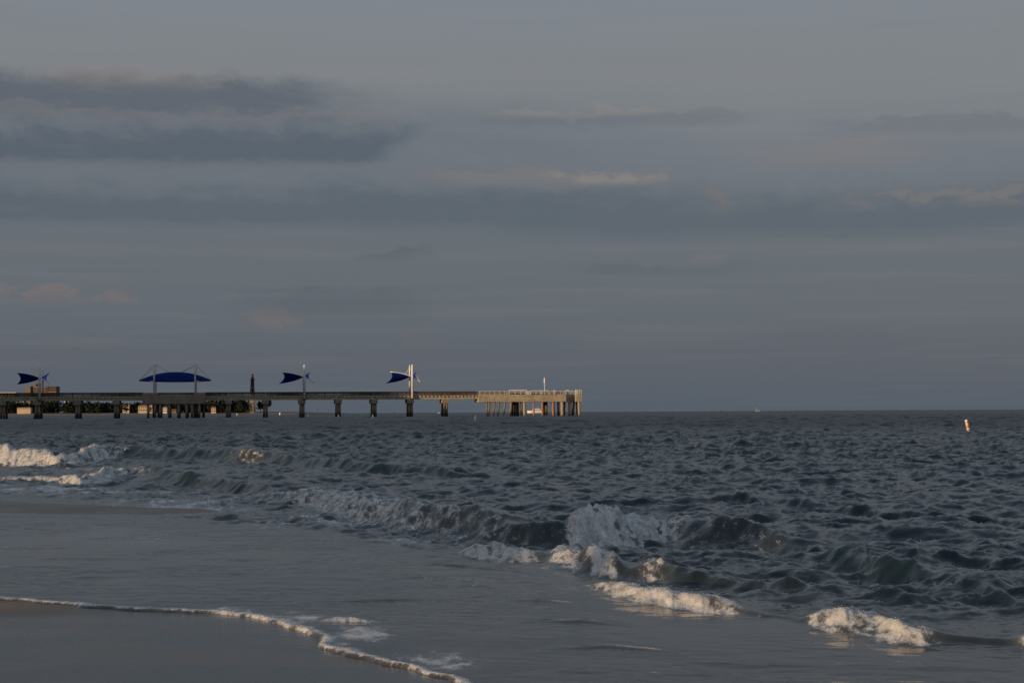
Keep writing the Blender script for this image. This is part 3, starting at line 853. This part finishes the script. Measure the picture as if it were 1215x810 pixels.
# seaward platform
PT, PB = 7.05, 4.70
MB().bbox(END0, END1, -0.7, 9.2, PB, PT, 0.06).build('platform', M['concrete'], pier)
MB().bbox(S_(671.0) + 0.01, S_(682.4), 3.6, 9.2, PB - 0.15, PT + 0.02, 0.06).build('platform', M['concrete'], pier)
MB().bbox(S_(682.4) + 0.01, 0.0, -0.7, 9.2, PB - 0.02, PT + 0.04, 0.06).build('platform', M['concrete'], pier)
for px_, w, mt_, dy, rk in ((577.6, .26, 'pile', 0.6, 0), (582.0, .26, 'pile', 2.5, -.5), (587.2, .27, 'pile', .8, -.6), (592.8, .30, 'pile', 1.2, -.8), (599.6, .30, 'pile', 0.6, -.9),
                        (606.3, .36, 'pile', 0.0, -.5), (609.5, .5, 'pile', 4, -.1), (613.0, .5, 'pile', 6, 0), (616.2, .5, 'pile', 5, .1), (618.8, .40, 'pile', 1.5, .1), (621.8, .42, 'pile_pale', 0, .05),
                        (632.9, .27, 'pile_red', 0.2, 0), (643.3, .32, 'pile_red', 0.2, 0), (649.0, .5, 'pile', 7.5, 0), (652.2, .5, 'pile', 7.5, 0), (655.9, .36, 'pile_red', 0.0, 0), (659.5, .5, 'pile', 5.5, 0),
                        (662.6, .40, 'pile', 1.0, .1), (666.6, .46, 'pile_pale', 0.0, 0), (669.8, .4, 'pile', 4, .2), (673.0, .36, 'pile', 5, -.4), (676.0, .42, 'pile_pale', 1.5, 0), (679.0, .42, 'pile', 4.5, .6),
                        (683.3, .4, 'pile', 4.0, -.5), (686.4, .40, 'pile_pale', 0.0, .1), (688.0, .4, 'pile', 5.5, .3)):
    pile(S_(px_) + 0.0, dy, PB, w, (rk, 0), mt_)


def pipe_rail(s0, s1, y, mat, zt, z0=PT, gap=1.55, name='railing'):
    """painted pipe rail: posts and three runs"""
    m = MB()
    for z in (zt, zt - 0.42, zt - 0.80):
        m.box(s0, s1, y - 0.05, y + 0.05, z - 0.05, z + 0.05)
    n = max(2, int(abs(s1 - s0) / gap))
    for k in range(n + 1):
        x = s0 + k * (s1 - s0) / n
        m.box(x - 0.06, x + 0.06, y - 0.062, y + 0.062, z0, zt - 0.052)
    return m.build(name, mat, pier)


pipe_rail(S_(569), S_(603.6), -0.5, M['rail_white'], 8.05)
pipe_rail(S_(624.6), S_(628.8), -0.5, M['white'], 8.02)
# raised frame of white pickets with a pale top board
o = pipe_rail(S_(603.8), S_(624.2), -0.5, M['white'], 8.34, gap=1.4)
MB().box(S_(603.4), S_(624.6), -0.72, -0.30, 8.40, 8.55).build('top_board', M['white'], o)
pipe_rail(S_(629.2), S_(651), -0.5, M['white'], 8.30, gap=2.2)
pipe_rail(S_(651.2), S_(670.8), -0.5, M['rail_white'], 8.1)
pipe_rail(S_(671.4), S_(682), 3.8, M['rail_white'], 8.2)
pipe_rail(S_(682.8), -0.15, -0.5, M['rail_white'], 8.35, gap=0.9)
pipe_rail(END0 + 0.2, -0.2, 9.0, M['rail_white'], 8.2)
# brown wind boards behind the white rails
for a, b in ((571, 602), (604.5, 624), (629.6, 636.5), (638, 643), (645, 651), (655, 669)):
    MB().box(S_(a), S_(b), 2.6, 2.7, PT + 0.003, 7.92).build('wind_board', M['wood'], pier)
MB().bbox(S_(651.0), S_(653.0), 0.5, 1.3, PT + 0.003, 8.45, 0.08).build('bait_locker', M['steel'], pier)
MB().bbox(S_(656.8), S_(658.4), 0.3, 0.9, PT + 0.003, 8.40, 0.06).build('sink_post', M['white'], pier)
for px_ in (675.5, 677.2, 683.5, 684.4, 688.2):
    MB().bbox(S_(px_) - 0.2, S_(px_) + 0.2, 0.2 if px_ > 682 else 4.2, 0.6 if px_ > 682 else 4.6, PT + 0.05, 8.5, 0.04).build('rod_holder', M['rail_white'], pier)

# lamp on the seaward platform
lp = thing('pier_lamp', 'slim white lamp post standing on the seaward end of the pier', 'lamp post', pier_world(S_(647.2), 2.0, PT + 0.003), PIER_ROT)
MB().tube([(0, 0, 0), (0, 0, 3.4)], [0.13, 0.09], 10).build('pole', M['white'], lp, True)
MB().tube([(0, 0, 3.4), (0, 0, 3.6), (0, 0, 5.1), (0, 0, 5.35)], [0.10, 0.24, 0.24, 0.08], 12).build('lamp_head', M['white'], lp)
MB().tube([(-0.4, 0, 3.1), (0.4, 0, 3.1)], 0.06, 8).build('arm', M['white'], lp)
MB().bbox(-0.25, 0.25, -0.25, 0.25, 0, 0.3, 0.05).build('base', M['rail_white'], lp)


# ------------------------------------------------------------------ fish-shaped shade sails on the pier
def bez(a, c, b, n):
    a, c, b = (np.array(x, float) for x in (a, c, b))
    t = np.linspace(0, 1, n)[:, None]
    return a * (1 - t) ** 2 + 2 * c * t * (1 - t) + b * t * t


def membrane(fn, nu, nv, th=0.035):
    m = MB(); v = []; f = []
    pts = [[np.array(fn(i / nu, j / nv), float) for j in range(nv + 1)] for i in range(nu + 1)]
    for k in (0, 1):
        for i in range(nu + 1):
            for j in range(nv + 1):
                p = pts[i][j] - np.array((0, 0, th * k)); v.append(tuple(p))
    o = (nu + 1) * (nv + 1); ix = lambda i, j, k: k * o + i * (nv + 1) + j
    for i in range(nu):
        for j in range(nv):
            f.append((ix(i, j, 0), ix(i + 1, j, 0), ix(i + 1, j + 1, 0), ix(i, j + 1, 0)))
            f.append((ix(i, j, 1), ix(i, j + 1, 1), ix(i + 1, j + 1, 1), ix(i + 1, j, 1)))
        for j in (0, nv):
            f.append((ix(i, j, 0), ix(i, j, 1), ix(i + 1, j, 1), ix(i + 1, j, 0)))
    for i in (0, nu):
        for j in range(nv):
            f.append((ix(i, j, 0), ix(i, j + 1, 0), ix(i, j + 1, 1), ix(i, j, 1)))
    m.add(v, f)
    return m


SDEP = 7.4        # distance between the two masts
def make_sail():
    r = thing('shade_sail', 'x', 'shade sail', (0, 0, 0), PIER_ROT, 'fish shaped shade sails on the pier')
    NRF = 14.25   # near beam, high on the left
    near = bez((-6.9, 0, 14.25), (-0.9, 0, 14.0), (2.9, 0, 10.85), 25)
    farb = bez((-7.6, SDEP, 10.95), (-1.6, SDEP, 11.5), (1.9, SDEP, 14.25), 25)
    def fn(a, b):
        i = a * 24; k = int(min(i, 23)); w = i - k
        p = near[k] * (1 - w) + near[k + 1] * w; q = farb[k] * (1 - w) + farb[k + 1] * w
        c = p * (1 - b) + q * b
        pull = 4 * b * (1 - b)
        c[0] += pull * (1.05 * (1 - a) ** 3 - 0.85 * a ** 5)
        return c
    membrane(fn, 24, 12).build('canopy', M['blue'], r, True)
    MB().tube(near[::2], 0.17, 10).build('beam', M['white'], r, True)
    MB().tube(farb[::2], 0.15, 10).build('beam', M['blue'], r, True)
    for y, zt, rd in ((-0.55, 16.6, 0.30), (SDEP + 0.6, 16.6, 0.24)):
        ms = MB().tube([(0, y, 5.66), (0, y, 16.4), (0, y, zt)], [rd * 1.15, rd * 1.1, rd * 0.8], 12).build('mast', M['white'], r, True)
        MB().bbox(-0.5, 0.5, y - 0.42, y + 0.42, 5.653, 5.95, 0.05).build('base_plate', M['steel'], ms)
        b_ = near if y < 1 else farb
        for k in (10, 22):
            MB().tube([(0, y, 15.9), tuple(b_[k])], 0.045, 6).build('cable', M['white'], r)
    return r


s1 = make_sail()
s1.location = pier_world(S_(488.9), 0, 0)
s1['label'] = 'blue fish shaped shade sail nearest the seaward end, its white beam catching the sun'
dup(s1, pier_world(S_(361.0), 0, 0), PIER_ROT, 'blue fish shaped shade sail just right of the lighthouse, in shadow')
dup(s1, pier_world(S_(47.0), 0, 0), PIER_ROT, 'blue fish shaped shade sail in front of the stepped condominium block')

# big arched canopy on the middle platform
bc = thing('arched_canopy', 'large arched dark blue canopy slung between four white masts on the pier', 'canopy', pier_world(S_(207.3), 0, 0), PIER_ROT)
HX = (S_(249) - S_(163)) / 2
def bfn(a, b):
    x = (a * 2 - 1); v = (b * 2 - 1)
    hw = 5.2 * (1 - 0.80 * abs(x) ** 2.2)
    rz = 14.45 - 2.55 * abs(x) ** 2.1
    ez = 11.38 + 0.25 * x * x
    return (x * HX, 3.2 + v * hw, min(rz, rz - (rz - ez) * (abs(v) ** 1.8)))
membrane(bfn, 40, 16).build('canopy', M['canopy_blue'], bc, True)
for px_, y, rd in ((183.0, -2.0, 0.27), (231.6, -2.0, 0.27), (183.0, 8.4, 0.22), (231.6, 8.4, 0.22)):
    x = S_(px_) - S_(207.3)
    ms = MB().tube([(x, y, DECK_T + 0.003), (x, y, 17.2), (x, y, 17.6)], [rd, rd * 0.85, rd * 0.5], 12).build('mast', M['white'], bc, True)
    MB().bbox(x - 0.45, x + 0.45, y - 0.45 if y > 0 else y - 0.3, y + 0.45, DECK_T + 0.004, DECK_T + 0.3, 0.05).build('base_plate', M['steel'], ms)
    sg = 1 if x > 0 else -1
    MB().tube([(x, y, 16.6), (sg * HX * 0.985, 3.2 + (-.9 if y < 0 else .9), 11.95)], 0.04, 6).build('cable', M['steel'], bc)
    MB().tube([(x, y, 16.6), (x - sg * 4.6, 3.2, 14.2)], 0.04, 6).build('cable', M['steel'], bc)
    MB().tube([(x, y, 11.4), (x + sg * 1.2, y + (1.2 if y < 0 else -1.2), 11.5)], 0.09, 8).build('strut', M['white'], bc)

# ------------------------------------------------------------------ buoys
def buoy(px_, pyb, pyt, wpx, label, lean=(0, 0), colours=None, group='white marker buoys'):
    b = P(px_, pyb)
    h = (pyb - pyt) / F * b[1]; rd = max(wpx / F * b[1] / 2, 0.06)
    r = thing('marker_buoy', label, 'buoy', (b[0], b[1], 0), 0, group)
    r.rotation_euler = (lean[0], lean[1], 0)
    if colours:
        MB().tube([(0, 0, -0.5), (0, 0, 0.22 * h)], [rd, rd], 16).build('waterline_band', M['buoy_weed'], r, True)
        MB().tube([(0, 0, 0.22 * h), (0, 0, 0.36 * h)], [rd * 1.01, rd * 1.01], 16).build('lower_band', M['buoy_white'], r, True)
        MB().tube([(0, 0, 0.36 * h), (0, 0, 0.80 * h)], [rd, rd], 16).build('orange_band', M['buoy_orange'], r, True)
        MB().tube([(0, 0, 0.80 * h), (0, 0, 0.95 * h), (0, 0, h)], [rd * 1.01, rd * 1.01, rd * 0.7], 16).build('cap', M['buoy_white'], r, True)
    else:
        MB().tube([(0, 0, -0.6), (0, 0, 0.9 * h), (0, 0, h)], [rd, rd, rd * 0.55], 12).build('float', M['buoy_white'], r, True)
        MB().tube([(0, 0, -0.3), (0, 0, 0.12 * h)], [rd * 1.06, rd * 1.06], 12).build('weed_band', M['buoy_weed'], r, True)
    return r


buoy(1149.8, 513.0, 497.3, 3.7, 'leaning orange and white marker buoy floating alone on the open sea', (R(4), R(-13)), True, None)
buoy(563.7, 500.6, 493.0, 2.0, 'dim white marker buoy floating before the start of the seaward platform', (0, R(3)))
buoy(442.4, 497.2, 491.8, 1.9, 'white marker buoy floating below the second pier bent left of the sunlit sail', (0, R(-3)))
buoy(401.6, 496.0, 492.0, 1.5, 'white marker buoy floating below the first pier bent right of the middle sail', (R(3), 0))
buoy(365.4, 494.8, 491.2, 1.4, 'white marker buoy floating just right of the bent under the middle sail', (0, R(2)))
buoy(332.3, 492.6, 489.2, 1.9, 'white marker buoy floating off the tip of the far beach', (0, 0))
buoy(281.3, 493.0, 490.4, 1.2, 'white marker buoy floating off the far beach left of the lighthouse', (0, 0))

# ------------------------------------------------------------------ far shore behind the pier
FD = 2600.0
fs = FD / F
def FX(px_, D=FD): return (px_ - 607.5) / F * D
def FZ(px_, py_, D=FD): return (492.2 - 0.0055 * px_ - py_) * D / F + CAM_H


xs = np.linspace(FX(-260), FX(352), 90)
ysh = np.array([-60.0, -25.0, 0.0, 12.0, 40.0, 90.0, 400.0, 1500.0])
SXg, SYg = np.meshgrid(xs, ysh)
taper = np.clip((FX(352) - SXg) / (FX(352) - FX(305)), 0, 1) ** 0.8
prof = np.array([-2.5, -0.6, 0.9, 2.2, 3.4, 4.4, 5.0, 2.0])[:, None]
SZg = np.where(prof > 0, prof * (0.30 + 0.7 * taper), prof) * (1 + 0 * SXg)
SYw = FD + SYg * (0.25 + 0.75 * taper) + 14 * np.sin(SXg / 90.0)
np_mesh('far_beach', np.stack([SXg, SYw, SZg], -1).reshape(-1, 3), grid_faces(len(ysh), len(xs)), M['far_sand'], True, 'structure')


def tree_leaves(m, cx, cy, cz, rx, ry_, rz, n, size, rng):
    for _ in range(n):
        d = rng.standard_normal(3); d /= np.linalg.norm(d)
        rr = rng.random() ** 0.45
        c = np.array((cx + d[0] * rx * rr, cy + d[1] * ry_ * rr, cz + d[2] * rz * rr))
        a = rng.standard_normal(3); a /= np.linalg.norm(a)
        b = np.cross(a, rng.standard_normal(3)); b /= np.linalg.norm(b)
        s = size * (0.5 + rng.random())
        m.add([c + a * s, c + b * s * 0.8, c - a * s, c - b * s * 0.8], [(0, 1, 2, 3)])


# coastal wood: one dark mass of crowns
cw_ = MB(); rg = np.random.default_rng(5)
top_prof = [(-150, 470), (0, 473), (20, 476), (40, 475), (60, 474), (95, 475), (120, 475.5), (136, 477), (150, 476.5), (175, 475), (200, 477), (235, 476), (262, 472), (280, 471), (292, 474), (300, 476)]
for k in range(420):
    px_ = -150 + 448 * rg.random()
    tp = np.interp(px_, [a for a, _ in top_prof], [b for _, b in top_prof]) + rg.random() * 4
    yy = FD + 30 + 120 * rg.random(); zt = FZ(px_, tp, yy)
    z0 = 3.0
    tree_leaves(cw_, FX(px_, yy), yy, z0 + (zt - z0) * 0.48, 6 + 5 * rg.random(), 6, (zt - z0) * 0.52, 70, 2.0, rg)
o = cw_.build('coastal_wood', M['leaf']); o['kind'] = 'stuff'


def far_tree(px_, top, wid, label):
    z0 = 3.2; zt = FZ(px_, top, FD + 52); h = zt - z0
    r = thing('coastal_tree', label, 'tree', (FX(px_, FD + 52), FD + 52, z0), 0, 'trees beside the lighthouse')
    MB().tube([(0, 0, -1.0), (0.3, 0, h * 0.3), (0.1, 0.2, h * 0.6)], [0.6, 0.45, 0.25], 8).build('trunk', M['bark'], r, True)
    m = MB(); g2 = np.random.default_rng(int(px_))
    for k in range(7):
        tree_leaves(m, (g2.random() - 0.5) * wid * fs * 0.7, (g2.random() - 0.5) * 5, h * (0.42 + 0.42 * g2.random()), wid * fs * 0.28, 3.0, h * 0.2, 60, 1.1, g2)
    m.build('crown', M['leaf'], r)


far_tree(317.0, 473.5, 10, 'dark rounded tree standing right of the lighthouse where the shore ends')
far_tree(309.0, 476.0, 8, 'small dark tree standing just right of the lighthouse base')
far_tree(290.0, 472.0, 10, 'dark rounded tree standing just left of the lighthouse')
far_tree(283.0, 474.0, 10, 'low dark tree between the lighthouse and the bent left of it')


def building(name, label, x0, x1, ytop, ybase, wall, roof, depth=16, dy=30, floors=1, bays=3, gable=False, parts=True, cat='house'):
    DD = FD + dy; X0, X1 = FX(x0, DD), FX(x1, DD); zc = (x0 + x1) / 2
    zt = FZ(zc, ytop, DD); zb = FZ(zc, ybase, DD)
    zb = max(zb, 0.5)
    r = thing(name, label, cat, ((X0 + X1) / 2, FD + dy, zb), 0)
    h = zt - zb; hw = (X1 - X0) / 2
    rh_ = h * (0.26 if gable else 0.06)
    MB().box(-hw, hw, 0, depth, min(-2.0, 2.0 - zb), h - rh_).build('wall', M[wall], r)
    if gable:
        e = 0.5
        MB().add([(-hw - e, -e, h - rh_ + 0.01), (hw + e, -e, h - rh_ + 0.01), (hw + e, depth + e, h - rh_ + 0.01), (-hw - e, depth + e, h - rh_ + 0.01), (-hw * 0.55, depth / 2, h), (hw * 0.55, depth / 2, h)],
                 [(3, 2, 1, 0), (0, 1, 5, 4), (1, 2, 5), (2, 3, 4, 5), (3, 0, 4)]).build('roof', M[roof], r)
    else:
        MB().bbox(-hw - 0.35, hw + 0.35, -0.35, depth + 0.35, h - rh_ + 0.004, h, 0.08).build('roof', M[roof], r)
    hh = (h - rh_) / floors
    for fl in range(floors):
        for b in range(bays):
            x = -hw + (b + 0.5) * 2 * hw / bays; w = hw / bays * 0.52
            z = fl * hh
            wn = MB().box(x - w, x + w, -0.12, -0.003, z + hh * 0.34, z + hh * 0.78).build('window', M['glass'], r)
            if parts and floors < 4:
                MB().box(x - w - 0.15, x + w + 0.15, -0.3, -0.121, z + hh * 0.28, z + hh * 0.335).build('sill', M['offwhite'], wn)
    return r, hw, h


# stepped condominium
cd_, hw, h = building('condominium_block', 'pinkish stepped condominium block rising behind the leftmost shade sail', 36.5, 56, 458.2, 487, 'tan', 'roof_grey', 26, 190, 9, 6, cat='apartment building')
zb = cd_.location.z
a0 = FX(30, FD + 190) - cd_.location.x; a1 = FX(36.5, FD + 190) - cd_.location.x
MB().box(a0, a1 - 0.01, -3, 20, -2, FZ(33, 458.0, FD + 190) - zb).build('side_wing', M['pink'], cd_)
a0 = FX(56, FD + 190) - cd_.location.x; a1 = FX(66.5, FD + 190) - cd_.location.x
wg = MB().box(a0 + 0.01, a1, 1, 22, -2, FZ(61, 458.2, FD + 190) - zb).build('side_wing', M['brownwall'], cd_)
for fl in range(4):
    z = FZ(61, 464.8 - fl * 1.9, FD + 190) - zb
    MB().box(a0 + 0.4, a1 - 0.2, -0.6, 0.99, z - 0.35, z).build('balcony', M['pink' if fl else 'offwhite'], cd_)
a0 = FX(38, FD + 190) - cd_.location.x; a1 = FX(45, FD + 190) - cd_.location.x
MB().box(a0, a1, 3, 18, h + 0.01, FZ(41, 454.6, FD + 190) - zb).build('penthouse', M['pink'], cd_)
MB().box(a1 - 4.2, a1 - 0.6, 2.7, 2.99, h + 0.5, FZ(41, 455.4, FD + 190) - zb).build('window', M['glass'], cd_)

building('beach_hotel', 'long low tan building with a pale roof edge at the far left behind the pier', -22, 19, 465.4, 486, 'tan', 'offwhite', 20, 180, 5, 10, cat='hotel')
building('beach_pavilion', 'long low sunlit pavilion on the far beach left of the leftmost sail mast', 20.3, 36.2, 483.2, 485.6, 'cream', 'roof_red', 10, 24, 1, 7)
building('beach_house', 'small white house peeking from the dark wood at the far left', 7.2, 11.6, 475.4, 477.6, 'offwhite', 'offwhite', 8, 115, 1, 2)
building('beach_house', 'small white gabled house left of the leftmost sail mast above the pavilion', 19.0, 21.6, 476.2, 478.6, 'offwhite', 'offwhite', 8, 115, 1, 2, True)
building('beach_house', 'narrow white house just left of the leftmost sail mast among dark trees', 27.9, 29.6, 474.8, 478, 'offwhite', 'offwhite', 8, 115, 2, 1)
building('beach_house', 'small white shed in the wood between the leftmost sail mast and the next bent', 76, 78.6, 474.8, 476.4, 'offwhite', 'offwhite', 8, 115, 1, 2)
building('beach_house', 'sunlit cream house with dark doorway right of the bent before the arched canopy', 145.5, 153.2, 479.6, 487.3, 'cream', 'roof_red', 12, 28, 2, 3)
building('beach_house', 'bright cream house with a red roof edge framed under the arched canopy platform', 163.8, 174.6, 479.6, 488, 'cream', 'roof_red', 12, 28, 2, 4, True)
building('beach_house', 'small bright house seen between the two left piles of the canopy platform', 177.5, 182, 480.2, 485, 'cream', 'roof_red', 10, 30, 1, 2)
building('beach_house', 'small white house with red base seen between the middle piles of the canopy platform', 193.2, 198.0, 481.5, 489, 'offwhite', 'roof_red', 10, 26, 2, 2, True)
building('beach_house', 'low pink house seen between the right piles of the canopy platform', 203.5, 209, 485.2, 488.8, 'pink', 'roof_red', 10, 26, 1, 3)
building('beach_house', 'sunlit white gabled house right of the canopy platform piles', 250.3, 255.8, 481.8, 488.8, 'cream', 'roof_red', 10, 26, 2, 2, True)
building('beach_house', 'pale flat roofed house behind the trees left of the bent right of the canopy', 260.5, 269.5, 477.6, 485.5, 'cream', 'offwhite', 12, 40, 3, 4)

# skeleton lighthouse: white lower part, black upper part
lh_z = 3.4
LX = FX(299.2, FD + 40)
lh = thing('lighthouse', 'tall skeletal iron lighthouse, black above and white below, behind the pier', 'lighthouse', (LX, FD + 40, lh_z))
zt = FZ(299, 443.2, FD + 40) - lh_z; zg = FZ(299, 451.0, FD + 40) - lh_z; zm = FZ(299, 468.0, FD + 40) - lh_z
rb, rt = 5.6, 2.2
def lr(z): return rb + (rt - rb) * z / zg
MB().tube([(0, 0, -1), (0, 0, zm)], [2.5, 2.1], 16).build('stair_tower', M['cream'], lh, True)
MB().tube([(0, 0, zm), (0, 0, zg)], [1.9, 1.7], 16).build('stair_tower', M['black_iron'], lh, True)
for k in range(8):
    t = math.pi * (k + 0.5) / 4
    c, s_ = math.cos(t), math.sin(t)
    MB().tube([(c * rb, s_ * rb, -1), (c * lr(zm), s_ * lr(zm), zm)], 0.42, 8).build('leg', M['cream'], lh)
    MB().tube([(c * lr(zm), s_ * lr(zm), zm), (c * rt, s_ * rt, zg)], 0.34, 8).build('leg', M['black_iron'], lh)
lv = [0, 0.25, 0.5, 0.75, 1.0]
for j in range(5):
    m = MB(); z = lv[j] * zg
    for k in range(8):
        t = math.pi * (k + 0.5) / 4; t2 = math.pi * (k + 1.5) / 4
        m.bar((math.cos(t) * lr(z), math.sin(t) * lr(z), z + 0.2), (math.cos(t2) * lr(z), math.sin(t2) * lr(z), z + 0.2), 0.22)
        if j < 4:
            z2 = lv[j + 1] * zg
            m.bar((math.cos(t) * lr(z), math.sin(t) * lr(z), z + 0.2), (math.cos(t2) * lr(z2), math.sin(t2) * lr(z2), z2), 0.12)
            m.bar((math.cos(t2) * lr(z), math.sin(t2) * lr(z), z + 0.2), (math.cos(t) * lr(z2), math.sin(t) * lr(z2), z2), 0.12)
    m.build('bracing', M['cream' if z < zm * 0.7 else 'black_iron'], lh)
gl = MB().tube([(0, 0, zg + 0.01), (0, 0, zg + 0.7)], [4.2, 4.2], 16).build('gallery', M['black_iron'], lh)
m = MB()
for k in range(16):
    t = math.pi * k / 8
    m.bar((4 * math.cos(t), 4 * math.sin(t), zg + 0.7), (4 * math.cos(t), 4 * math.sin(t), zg + 1.9), 0.1)
    t2 = math.pi * (k + 1) / 8
    m.bar((4 * math.cos(t), 4 * math.sin(t), zg + 1.9), (4 * math.cos(t2), 4 * math.sin(t2), zg + 1.9), 0.12)
m.build('gallery_railing', M['black_iron'], gl)
MB().tube([(0, 0, zg + 0.7), (0, 0, zg + 5.0)], [2.3, 2.2], 12).build('watch_room', M['black_iron'], lh)
MB().tube([(0, 0, zg + 5.0), (0, 0, zt - 2.2)], [1.7, 1.7], 12).build('lantern', M['steel'], lh)
MB().tube([(0, 0, zt - 2.2), (0, 0, zt - 0.7), (0, 0, zt)], [2.1, 0.8, 0.2], 12).build('roof', M['black_iron'], lh, True)
building('keepers_house', 'pale two storey keepers house beside the foot of the lighthouse', 293.6, 297.6, 474.6, 487, 'cream', 'roof_red', 12, 56, 3, 2, False)

# distant breakwater of dark rock with two slender beacons
BRK = 5200.0
bx0, bx1 = (346 - 607.5) / F * BRK, (386 - 607.5) / F * BRK
bxs = np.linspace(bx0, bx1, 60)
bz = (1.0 + 3.6 * fbm(bxs / 30.0, bxs * 0 + 3, 3, 2)) * np.clip((bxs - bx0) / 25 + .25, 0, 1) * np.clip((bx1 - bxs) / 20 + .2, 0, 1)
sec = np.array([(-9, -1.0), (-4, 0.6), (-1.5, 1.0), (1.5, 1.0), (4, 0.6), (9, -1.0)])
BV = np.array([[(x, BRK + sy_, bz[i] * sz_ if sz_ > 0 else -1.5) for sy_, sz_ in sec] for i, x in enumerate(bxs)]).reshape(-1, 3)
np_mesh('breakwater', BV, grid_faces(60, 6)[:, ::-1], M['rock'], False, 'structure')
for px_, top, lb in ((376.6, 484.6, 'slender dark beacon standing on the distant rock breakwater, the left one'), (389.0, 485.2, 'slender dark beacon standing in the sea just past the breakwater tip')):
    zt = (492.2 - 0.0055 * px_ - top) * BRK / F + CAM_H
    r = thing('channel_beacon', lb, 'beacon', ((px_ - 607.5) / F * BRK, BRK, 0))
    MB().tube([(0, 0, -1), (0, 0, zt - 3)], [0.9, 0.6], 10).build('pole', M['steel'], r)
    MB().tube([(0, 0, zt - 3), (0, 0, zt - 2.4), (0, 0, zt)], [1.3, 1.3, 0.4], 10).build('beacon_head', M['steel'], r)


# ------------------------------------------------------------------ boats
def hull(m, L_, Wd, H_, n=14):
    v = []; f = []
    for i in range(n + 1):
        t = i / n; x = -L_ / 2 + L_ * t
        w = Wd / 2 * (1 - max(0, 0.45 - t) ** 2 / 0.2025 * 0.98)
        sh = H_ * (1.0 + 0.35 * max(0, 0.5 - t))
        for y, z in ((-w, sh), (-w * 0.92, H_ * 0.35), (-w * 0.3, -0.5), (w * 0.3, -0.5), (w * 0.92, H_ * 0.35), (w, sh)):
            v.append((x, y, z))
    for i in range(n):
        for k in range(6):
            j = (k + 1) % 6
            f.append((i * 6 + k, (i + 1) * 6 + k, (i + 1) * 6 + j, i * 6 + j))
    f += [tuple(range(5, -1, -1)), tuple(range(n * 6, n * 6 + 6))]
    return m.add(v, f)


BD = 2000.0
def BX(px_): return (px_ - 607.5) / F * BD
LB = (643.6 - 625.3) / F * BD
yt = thing('motor_yacht', 'white motor yacht passing behind the piles of the seaward pier end', 'motor boat', (BX(634.4), BD, 0.0))
hull(MB(), LB, 4.8, 2.6).build('hull', M['white'], yt)
cb = MB().bbox(-3.4, 7.2, -1.9, 1.9, 2.7, 4.5, 0.25).build('cabin', M['white'], yt)
for k in range(5):
    MB().box(-2.6 + k * 1.9, -1.2 + k * 1.9, -1.98, -1.905, 3.3, 4.1).build('window', M['glass'], cb)
MB().bbox(-0.6, 6.0, -1.6, 1.6, 4.51, 5.2, 0.15).build('flybridge', M['white'], yt)
MB().box(0.8, 5.4, -1.5, 1.5, 6.3, 6.42).build('hardtop', M['white'], yt)
m = MB()
for x in (1.0, 5.2):
    for y in (-1.4, 1.4): m.bar((x, y, 5.2), (x, y, 6.3), 0.12)
m.build('hardtop_posts', M['white'], yt)
MB().tube([(3.0, 0, 6.42), (3.2, 0, 7.6)], 0.08, 6).build('antenna', M['white'], yt)

SD2 = 4200.0
sb = thing('sailing_boat', 'tiny white sailing boat with a tall bare mast alone on the horizon', 'sailing boat', ((898.2 - 607.5) / F * SD2, SD2, 0))
hull(MB(), 10.5, 3.2, 2.0).build('hull', M['sailcloth'], sb)
MB().bbox(-1.5, 3.4, -1.1, 1.1, 2.1, 3.2, 0.2).build('cabin', M['sailcloth'], sb)
MB().tube([(-1.5, 0, 2.5), (-1.5, 0, 21.0)], [0.28, 0.2], 8).build('mast', M['steel'], sb)
MB().tube([(-1.5, 0, 4.6), (4.6, 0, 4.8)], 0.3, 8).build('boom', M['sailcloth'], sb)
MB().add([(-5.6, -0.02, 3.2), (-2.0, -0.02, 6.6), (-3.0, -0.02, 11.0), (-5.6, 0.06, 3.2), (-2.0, 0.06, 6.6), (-3.0, 0.06, 11.0)], [(0, 1, 2), (5, 4, 3), (0, 3, 4, 1), (1, 4, 5, 2), (2, 5, 3, 0)]).build('jib', M['sailcloth'], sb)


def small_boat(px_, D, L_, col, label):
    r = thing('fishing_boat', label, 'boat', ((px_ - 607.5) / F * D, D, 0.0))
    hull(MB(), L_, L_ * 0.3, L_ * 0.13).build('hull', M[col], r)
    MB().bbox(-L_ * 0.05, L_ * 0.25, -L_ * 0.1, L_ * 0.1, L_ * 0.135, L_ * 0.30, 0.1).build('cabin', M[col], r)
    MB().tube([(0.1 * L_, 0, L_ * 0.29), (0.1 * L_, 0, L_ * 0.55)], 0.12, 6).build('mast', M[col], r)


small_boat(854.5, 4300, 7.5, 'steel', 'tiny dark boat on the horizon left of the sailing boat')
small_boat(520.3, 4300, 6.0, 'white', 'tiny pale boat on the horizon just left of the last single pier bent')
small_boat(466.3, 4300, 9.0, 'steel', 'tiny dark boat on the horizon left of the sunlit sail mast')
#@@END2@@

# ------------------------------------------------------------------ render settings
scene.render.engine = 'CYCLES'
scene.cycles.max_bounces = 6
scene.cycles.glossy_bounces = 3
scene.cycles.use_denoising = False
